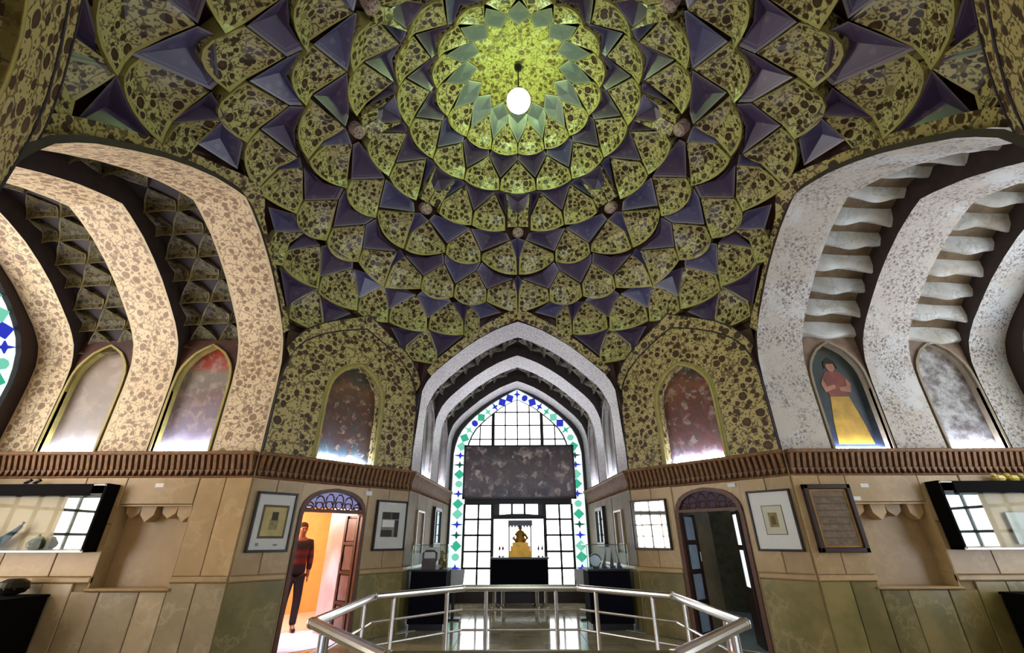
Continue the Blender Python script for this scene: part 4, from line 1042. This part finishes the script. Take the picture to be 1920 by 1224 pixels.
p = FL.p(-5.5, -.09, .11); ve = empty('lidded_pot', p, 'small dark green pot with pale lid in the left wall case', 'pot')
S('body', lathe(p, [(.04, 0), (.075, .03), (.085, .07), (.06, .105), (.05, .115)], 16), plain('green_glaze', (66, 76, 52), .3, var=.3), ve); S('lid', lathe((p[0], p[1], p[2] + .115), [(.055, 0), (.04, .02), (.012, .03), (.012, .045)], 14), plain('pale_green_glaze', (140, 150, 128), .3), ve)
tag(S('white_board', FL.poly([(5.62, -.06), (6.3, -.06), (6.3, .27), (5.62, .27)], .05, .065), plain('white_panel', (200, 202, 198), .5, var=.06)), 'plain white panel standing inside the right wall case', 'panel')
for i, s in enumerate((-5.93, -5.82)):
    p = FL.p(s, .60, .1); e = empty('black_spotlight', p, ('left' if i == 0 else 'right') + ' one of two small black clamp lights on top of the left wall case', 'light', 'clamp lights on the left wall case')
    S('clamp', FL.box(s - .03, s + .03, .60, .615, .07, .13), m_black, e); S('lamp_head', FL.tube([(s - .03, .625), (s + .035, .66)], .018, .1, 8), m_black, e)
for i, (s, col) in enumerate(((5.70, (226, 208, 120)), (5.86, (216, 196, 90)), (6.02, (206, 190, 120)))):
    p = FL.p(s, .60, .1); lb = ('first', 'second', 'third')[i] + ' yellow ceramic bird from the wall frame on the right wall case'
    e = empty('ceramic_bird', p, lb, 'ornament', 'yellow ceramic birds on the right wall case'); mt = plain('yellow_ceramic_%d' % i, col, .35)
    bv, bf_ = lathe(p, [(.018, 0), (.035, .012), (.048, .04), (.036, .07), (.012, .082)], 12, 1.5, 1.0); S('body', (bv, bf_), mt, e)
    S('head', lathe((p[0] - .055, p[1], p[2] + .055), [(.008, 0), (.026, .014), (.026, .034), (.008, .046)], 10), mt, e)
# black corner tables with dark objects
for sg, lb in ((-1, 'black cloth-covered table under the left wall case'), (1, 'black cloth-covered table under the right wall case')):
    a, b = sorted((sg * 5.18, sg * 6.6)); e = empty('display_table', FL.p((a + b) / 2, -1.18, .3), lb, 'table')
    S('cloth_side', FL.bev(a, b, -1.18, -.545, .05, .55, .01), m_matt, e); S('table_top', FL.bev(a - .01, b + .01, -.545, -.52, .04, .57, .008), m_matt, e)
    S('glass_sheet', FL.box(a, b, -.52, -.512, .05, .56), m_glass, e)
p = FL.p(-5.46, -.512, .2); e = empty('pierced_bowl', p, 'round dark pierced metal bowl on the left black table', 'bowl')
S('bowl', lathe(p, [(.05, 0), (.11, .02), (.135, .07), (.12, .12), (.07, .15), (.03, .155)], 20), plain('dark_bronze', (44, 40, 32), .4, .6, .35, 30), e)
for j in range(10):
    a = 2 * math.pi * j / 10; S('boss', lathe((p[0] + .128 * math.cos(a), p[1] + .128 * math.sin(a), p[2] + .05), [(.004, 0), (.012, .008), (.004, .016)], 6), plain('worn_bronze', (92, 84, 60), .4, .6), e)

# ------------------------------------------------------------------ stainless railing: eight-sided, two posts a side, two rods
CX, CY, RA, RB = -0.02, 3.80, 1.33, .60
corners = [(-.62, 5.24), (.58, 5.24), (1.31, 4.48), (1.28, 3.10), (.58, 2.25), (-.62, 2.25), (-1.31, 3.15), (-1.33, 4.50)]
re_ = empty('guard_rail', (CX, CY, -1.18), 'stainless steel eight-sided guard rail in the middle of the hall', 'railing')
for i in range(8):
    a, b = Vector(corners[i]), Vector(corners[(i + 1) % 8])
    S('top_rail', tube([(a.x, a.y, -.45), (b.x, b.y, -.45)], .030, 12), m_steel, re_)
    S('elbow', lathe((a.x, a.y, -.482), [(.012, 0), (.034, .012), (.036, .032), (.034, .052), (.012, .064)], 12), m_steel, re_)
    for u in (.2, .8):
        q = a.lerp(b, u); S('post', lathe((q.x, q.y, -1.18), [(.055, 0), (.055, .012), (.022, .018), (.022, .70), (.012, .71), (.012, .73)], 12), m_steel, re_)
    for z in (-.64, -.81, -.98): S('rod', tube([(a.x, a.y, z), (b.x, b.y, z)], .0105, 8), m_steel, re_)

# ------------------------------------------------------------------ lamp in the dome
le = empty('pendant_lamp', (0, Y0, 5.2), 'lit white globe hanging on a cord from the centre of the dome', 'lamp')
S('cord', tube([(0, Y0, 6.08), (0, Y0, 5.55)], .010, 8), m_black, le); S('ceiling_cup', lathe((0, Y0, 6.04), [(.02, 0), (.05, .03), (.06, .06)], 12), m_black, le)
S('lamp_holder', lathe((0, Y0, 5.50), [(.05, 0), (.045, .05), (.02, .08)], 12), m_black, le)
S('globe', lathe((0, Y0, 5.22), [(.16 * math.sin(math.pi * i / 14) + .001, .16 * (1 - math.cos(math.pi * i / 14))) for i in range(15)], 24), m_globe, le, smooth=True)
light('globe_light', 'POINT', (0, Y0, 5.38), BULB_POWER, (204, 255, 124), .22)

# ------------------------------------------------------------------ far alcove: big canvas, display bay, show cases, stands
e = empty('large_canvas', (0.03, BK + 3.38, .86), 'wide dark crowd painting hung across the stained window', 'painting')
mk = mapper('back')
S('canvas', prism(mk, [(-1.25, .87), (1.31, .87), (1.31, 2.03), (-1.25, 2.03)], 3.35, 3.39), painted('dark_crowd', [(0, (70, 62, 66)), (.3, (92, 80, 78)), (.6, (84, 70, 66)), (1, (62, 52, 50))], [(0, (40, 34, 36)), (.4, (92, 80, 76)), (.62, (120, 104, 98)), (.8, (170, 150, 132)), (1, (200, 186, 168))], 3.6, 9.0, .85), e)
S('frame', join(*[prism(mk, r, 3.33, 3.425) for r in ([(-1.28, .84), (1.34, .84), (1.34, .88), (-1.28, .88)], [(-1.28, 2.01), (1.34, 2.01), (1.34, 2.05), (-1.28, 2.05)], [(-1.28, .84), (-1.24, .84), (-1.24, 2.05), (-1.28, 2.05)], [(1.30, .84), (1.34, .84), (1.34, 2.05), (1.30, 2.05)])]), m_wood_dark, e)
e = empty('black_table', (0.02, 10.35, -1.18), 'black table with chrome legs in front of the bright window bay', 'table')
S('table_body', box(-.56, .60, 10.1, 10.6, -.88, -.35), m_navy, e); S('table_top', box(-.58, .62, 10.08, 10.62, -.36, -.325), m_black, e)
for x in (-.5, -.32, .36, .54): S('leg', lathe((x, 10.2, -1.18), [(.07, 0), (.06, .02), (.045, .04), (.045, .30)], 12), m_steel, e)
S('skirting', box(-.62, .66, 10.65, 10.74, -1.18, -.88), m_black, e)
# gilt shrine-like clock figure
g = empty('gilt_figure', (.05, 10.35, -.325), 'gilt seated figure on a stepped base, dark canopy above, on the black table', 'sculpture')
S('base', join(box(-.2, .28, 10.27, 10.43, -.325, -.21), box(-.17, .25, 10.28, 10.42, -.21, -.12), box(-.13, .21, 10.29, 10.41, -.12, -.05)), m_gold, g)
S('body', lathe((.04, 10.35, -.05), [(.12, 0), (.13, .04), (.09, .10), (.105, .16), (.08, .21), (.035, .235)], 16, 1, .55), m_gold, g)
S('head', lathe((.04, 10.35, .185), [(.02, 0), (.042, .02), (.045, .05), (.03, .08), (.01, .095)], 12), m_gold, g)
for sx in (-1, 1): S('arm', tube([(.04 + sx * .09, 10.35, .12), (.04 + sx * .15, 10.33, .03), (.04 + sx * .08, 10.30, -.03)], .025, 8), m_gold, g)
S('canopy', join(box(-.22, .30, 10.25, 10.45, .27, .38), *[box(-.22 + i * .065, -.18 + i * .065, 10.24, 10.26, .24, .28) for i in range(8)]), m_black, g)
for x in (-.2, .27): S('canopy_post', lathe((x, 10.43, -.325), [(.018, 0), (.014, .05), (.014, .6)], 8), m_wood_dark, g)
for i, x in enumerate((-.40, -.33, .42, .50)):
    e = empty('metal_ornament', (x, 10.3, -.325), ('leftmost', 'second', 'third', 'rightmost')[i] + ' little dark metal stand along the black table top', 'ornament', 'little metal stands on the black table')
    S('foot', lathe((x, 10.3, -.325), [(.03, 0), (.025, .015), (.008, .03), (.008, .12)], 10), m_steel if i % 2 else m_black, e); S('finial', lathe((x, 10.3, -.205), [(.006, 0), (.025, .03), (.018, .06), (.004, .1)], 10), m_black, e)
def showcase(x0, x1, y0, y1, label):
    e = empty('show_case', ((x0 + x1) / 2, (y0 + y1) / 2, -1.18), label, 'display case')
    S('plinth', box(x0 + .02, x1 - .02, y0 + .02, y1 - .02, -1.18, -1.10), m_black, e); S('pedestal', box(x0, x1, y0, y1, -1.10, -.43), m_navy, e); S('case_floor', box(x0 - .01, x1 + .01, y0 - .01, y1 + .01, -.43, -.405), m_black, e)
    t = .008; z0, z1 = -.405, -.07
    S('glass_box', join(box(x0, x1, y0, y0 + t, z0, z1), box(x0, x1, y1 - t, y1, z0, z1), box(x0, x0 + t, y0, y1, z0, z1), box(x1 - t, x1, y0, y1, z0, z1), box(x0, x1, y0, y1, z1 - t, z1)), m_glass, e)
    for x in (x0, x1): S('glass_edge', join(tube([(x, y0, z0), (x, y0, z1)], .006, 6), tube([(x, y0, z1), (x, y1, z1)], .006, 6)), m_steel, e)
    S('glass_edge', tube([(x0, y0, z1), (x1, y0, z1)], .006, 6), m_steel, e)
    return e
showcase(-1.66, -1.12, 7.56, 8.1, 'dark pedestal glass case with a bronze handled casket, left of the far alcove'); showcase(1.03, 1.66, 7.56, 8.1, 'dark pedestal glass case with silver blades, right of the far alcove')
def item(name, loc, label, cat, parts):
    e = empty(name, loc, label, cat)
    for nm, geo, mt in parts: S(nm, geo, mt, e)
    return e
m_bronze = plain('bronze', (84, 56, 40), .4, .5, .25, 15); m_silver = plain('old_silver', (186, 188, 190), .25, .9, .1)
z = -.405
item('bronze_casket', (-1.42, 7.75, z), 'bronze casket with a tall loop handle in the left show case', 'casket', [('body', box(-1.53, -1.31, 7.68, 7.82, z, z + .12), m_bronze), ('handle', tube([(-1.52, 7.75, z + .1), (-1.53, 7.75, z + .22), (-1.49, 7.75, z + .25), (-1.36, 7.75, z + .25), (-1.32, 7.75, z + .22), (-1.32, 7.75, z + .1)], .014, 8), m_bronze), ('lid', box(-1.52, -1.32, 7.69, 7.81, z + .12, z + .145), m_bronze)])
item('brass_ewer', (-1.24, 7.8, z), 'small brass ewer beside the bronze casket', 'ewer', [('body', lathe((-1.24, 7.8, z), [(.03, 0), (.05, .04), (.055, .1), (.02, .16), (.025, .24), (.03, .25)], 14), plain('dull_brass', (150, 124, 60), .35, .7)), ('handle', tube([(-1.215, 7.8, z + .22), (-1.17, 7.8, z + .2), (-1.165, 7.8, z + .12), (-1.19, 7.8, z + .06)], .009, 6), plain('dull_brass', (150, 124, 60))) ])
item('white_cup', (-1.27, 7.64, z), 'little white cup at the front of the left show case', 'cup', [('bowl', lathe((-1.27, 7.64, z), [(.018, 0), (.02, .012), (.035, .05), (.04, .06), (.034, .058), (.015, .02)], 12), m_white), ('handle', tube([(-1.235, 7.64, z + .05), (-1.215, 7.64, z + .035), (-1.24, 7.64, z + .02)], .005, 6), m_white)])
for i, x in enumerate((1.32, 1.45, 1.56)):
    item('silver_dagger', (x, 7.8, z), ('left', 'middle', 'right')[i] + 'most upright silver blade in the right show case' if i != 1 else 'middle upright silver blade in the right show case', 'blade', [('stand', box(x - .04, x + .04, 7.77, 7.83, z, z + .03), m_black), ('blade', ([(x - .035, 7.8, z + .03), (x + .03, 7.8, z + .03), (x + .06 - i * .05, 7.8, z + .28), (x - .01, 7.785, z + .1)], [(0, 3, 2), (3, 1, 2), (0, 1, 3), (0, 2, 1)]), m_silver)])
item('silver_dish', (1.18, 7.72, z), 'silver dish leaning at the left of the right show case', 'dish', [('plate', tube([(1.18 + .09 * math.cos(a * math.pi / 8), 7.74, z + .11 + .09 * math.sin(a * math.pi / 8)) for a in range(16)], .012, 6, True), m_silver), ('dish_face', ([(1.18 + .09 * math.cos(a * math.pi / 8), 7.745, z + .11 + .09 * math.sin(a * math.pi / 8)) for a in range(16)], [tuple(range(16))]), m_silver), ('stand', box(1.13, 1.23, 7.72, 7.78, z, z + .03), m_black)])
for sg in (-1, 1):
    x = 1.12 * sg; y = 8.55
    e = empty('info_stand', (x, y, -1.18), 'slanted white text stand behind the %s show case' % ('left' if sg < 0 else 'right'), 'stand')
    S('foot', box(x - .13, x + .13, y - .12, y + .12, -1.18, -1.155), m_black, e); S('post', box(x - .025, x + .025, y - .02, y + .02, -1.155, -.62), m_black, e)
    a, b = x - .17, x + .17; sl = .16 * sg
    S('board', ([(a, y - .16, -.70 + (sl if sg > 0 else 0)*0), (b, y - .16, -.70), (b, y + .1, -.46), (a, y + .1, -.46), (a, y - .15, -.72), (b, y - .15, -.72), (b, y + .11, -.48), (a, y + .11, -.48)], BOXF), plain('pale_text_sheet', (206, 206, 214), .5, var=.04), e)

# ------------------------------------------------------------------ the person in the left doorway
def skinned(name, verts, edges, radii, mat, parent, root=0, sub=2):
    me = bpy.data.meshes.new(name); o = T((0, 0, 0)); me.from_pydata([Vector(v) for v in verts], edges, [])
    ob = bpy.data.objects.new(name, me); C.objects.link(ob)
    md = ob.modifiers.new('skin', 'SKIN'); md.use_smooth_shade = True
    for i, r in enumerate(radii):
        sv = me.skin_vertices[0].data[i]; sv.radius = (r, r) if not isinstance(r, tuple) else r; sv.use_root = (i == root)
    sm = ob.modifiers.new('sub', 'SUBSURF'); sm.levels = sub; sm.render_levels = sub
    dg = bpy.context.evaluated_depsgraph_get(); nm = bpy.data.meshes.new_from_object(ob.evaluated_get(dg))
    C.objects.unlink(ob); bpy.data.objects.remove(ob)
    nm.materials.clear(); nm.materials.append(mat)
    nm.polygons.foreach_set('use_smooth', [True] * len(nm.polygons))
    n = bpy.data.objects.new(name, nm); C.objects.link(n); n.parent = parent; n.location = (0, 0, 0); return n
pe = empty('person', (-3.36, 7.42, -1.175), 'person with short dark hair, maroon and navy jacket, standing inside the left doorway', 'person')
pe.rotation_euler = (0, 0, math.radians(35)); pe.scale = (1.05, 1.05, 1.05)
# metres in the person's own frame: faces -y
bv = [(0, 0, .95), (0, .01, 1.15), (0, .02, 1.33), (0, .015, 1.46), (0, -.005, 1.53), (0, -.02, 1.63), (0, -.015, 1.70),
      (.10, 0, .90), (.11, -.01, .50), (.11, .02, .09), (.12, -.12, .04), (-.10, 0, .90), (-.11, .01, .50), (-.11, .03, .09), (-.12, -.11, .04),
      (.17, .02, 1.42), (.22, .04, 1.15), (.21, -.03, .92), (.21, -.06, .84), (-.17, .02, 1.42), (-.22, .04, 1.15), (-.21, -.03, .92), (-.21, -.06, .84)]
be_ = [(0, 1), (1, 2), (2, 3), (3, 4), (4, 5), (5, 6), (0, 7), (7, 8), (8, 9), (9, 10), (0, 11), (11, 12), (12, 13), (13, 14), (3, 15), (15, 16), (16, 17), (17, 18), (3, 19), (19, 20), (20, 21), (21, 22)]
br = [(.15, .11), (.14, .10), (.165, .11), (.10, .08), .044, (.084, .098), (.070, .085), .085, .06, .042, .035, .085, .06, .042, .035, .055, .045, .033, .03, .055, .045, .033, .03]
m_skin = plain('skin_tone', (136, 94, 72), .5, var=.05)
skinned('body', bv, be_, br, m_skin, pe)
jk = N('striped_jacket'); b_ = jk.bsdf(.8); tc = jk.n('ShaderNodeTexCoord'); sp = jk.n('ShaderNodeSeparateXYZ'); jk.l(tc.outputs['Generated'], sp.inputs[0])
jk.l(jk.ramp(sp.outputs[2], [(0, (24, 18, 30)), (.32, (26, 20, 34)), (.36, (96, 26, 34)), (.46, (92, 26, 34)), (.5, (30, 22, 34)), (.62, (98, 30, 36)), (.7, (28, 22, 34)), (1, (30, 26, 36))]), b_.inputs['Base Color'])
jv = [(0, .005, .83), (0, .01, 1.15), (0, .02, 1.33), (0, .015, 1.45), (0, .0, 1.50), (.175, .02, 1.42), (.228, .04, 1.15), (.215, -.025, .94), (-.175, .02, 1.42), (-.228, .04, 1.15), (-.215, -.025, .94)]
skinned('jacket', jv, [(0, 1), (1, 2), (2, 3), (3, 4), (3, 5), (5, 6), (6, 7), (3, 8), (8, 9), (9, 10)], [(.19, .145), (.175, .13), (.195, .135), (.125, .10), .075, .075, .062, .05, .075, .062, .05], jk.m, pe)
tv = [(0, 0, .96), (.085, 0, .86), (.11, -.01, .50), (.11, .02, .08), (-.085, 0, .86), (-.11, .01, .50), (-.11, .03, .08)]
skinned('trousers', tv, [(0, 1), (1, 2), (2, 3), (0, 4), (4, 5), (5, 6)], [(.158, .122), .105, .078, .062, .105, .078, .062], plain('dark_trousers', (22, 22, 32), .8), pe)
skinned('hair', [(0, .045, 1.61), (0, .02, 1.70), (0, -.035, 1.745)], [(0, 1), (1, 2)], [(.088, .064), (.098, .104), (.08, .08)], plain('black_hair', (24, 18, 18), .6), pe)
for sx in (-1, 1):
    skinned('shoe', [(sx * .115, .04, .045), (sx * .118, -.05, .04), (sx * .122, -.15, .03)], [(0, 1), (1, 2)], [.05, .048, .034], m_black, pe, sub=1)
    skinned('eye', [(sx * .03, -.112, 1.655), (sx * .03, -.115, 1.655)], [(0, 1)], [.014, .014], m_black, pe, sub=1)
    skinned('ear', [(sx * .078, -.01, 1.63), (sx * .082, -.005, 1.655)], [(0, 1)], [.014, .016], m_skin, pe, sub=1)
    for k, (dx, ln) in enumerate(((-.024, .07), (-.008, .085), (.008, .08), (.024, .06))):
        skinned('finger', [(sx * .21 , -.06 + dx, .845), (sx * .21, -.065 + dx, .845 - ln * .6), (sx * .205, -.075 + dx, .845 - ln)], [(0, 1), (1, 2)], [.010, .009, .008], m_skin, pe, sub=1)
    skinned('thumb', [(sx * .205, -.08, .87), (sx * .20, -.105, .84), (sx * .198, -.11, .81)], [(0, 1), (1, 2)], [.011, .010, .008], m_skin, pe, sub=1)
skinned('nose', [(0, -.106, 1.64), (0, -.124, 1.622), (0, -.134, 1.61)], [(0, 1), (1, 2)], [.010, .012, .013], m_skin, pe, sub=1)
skinned('mouth', [(-.024, -.108, 1.58), (0, -.114, 1.58), (.024, -.108, 1.58)], [(0, 1), (1, 2)], [.006, .008, .006], plain('lip_tone', (130, 70, 64), .5), pe, sub=1, root=1)
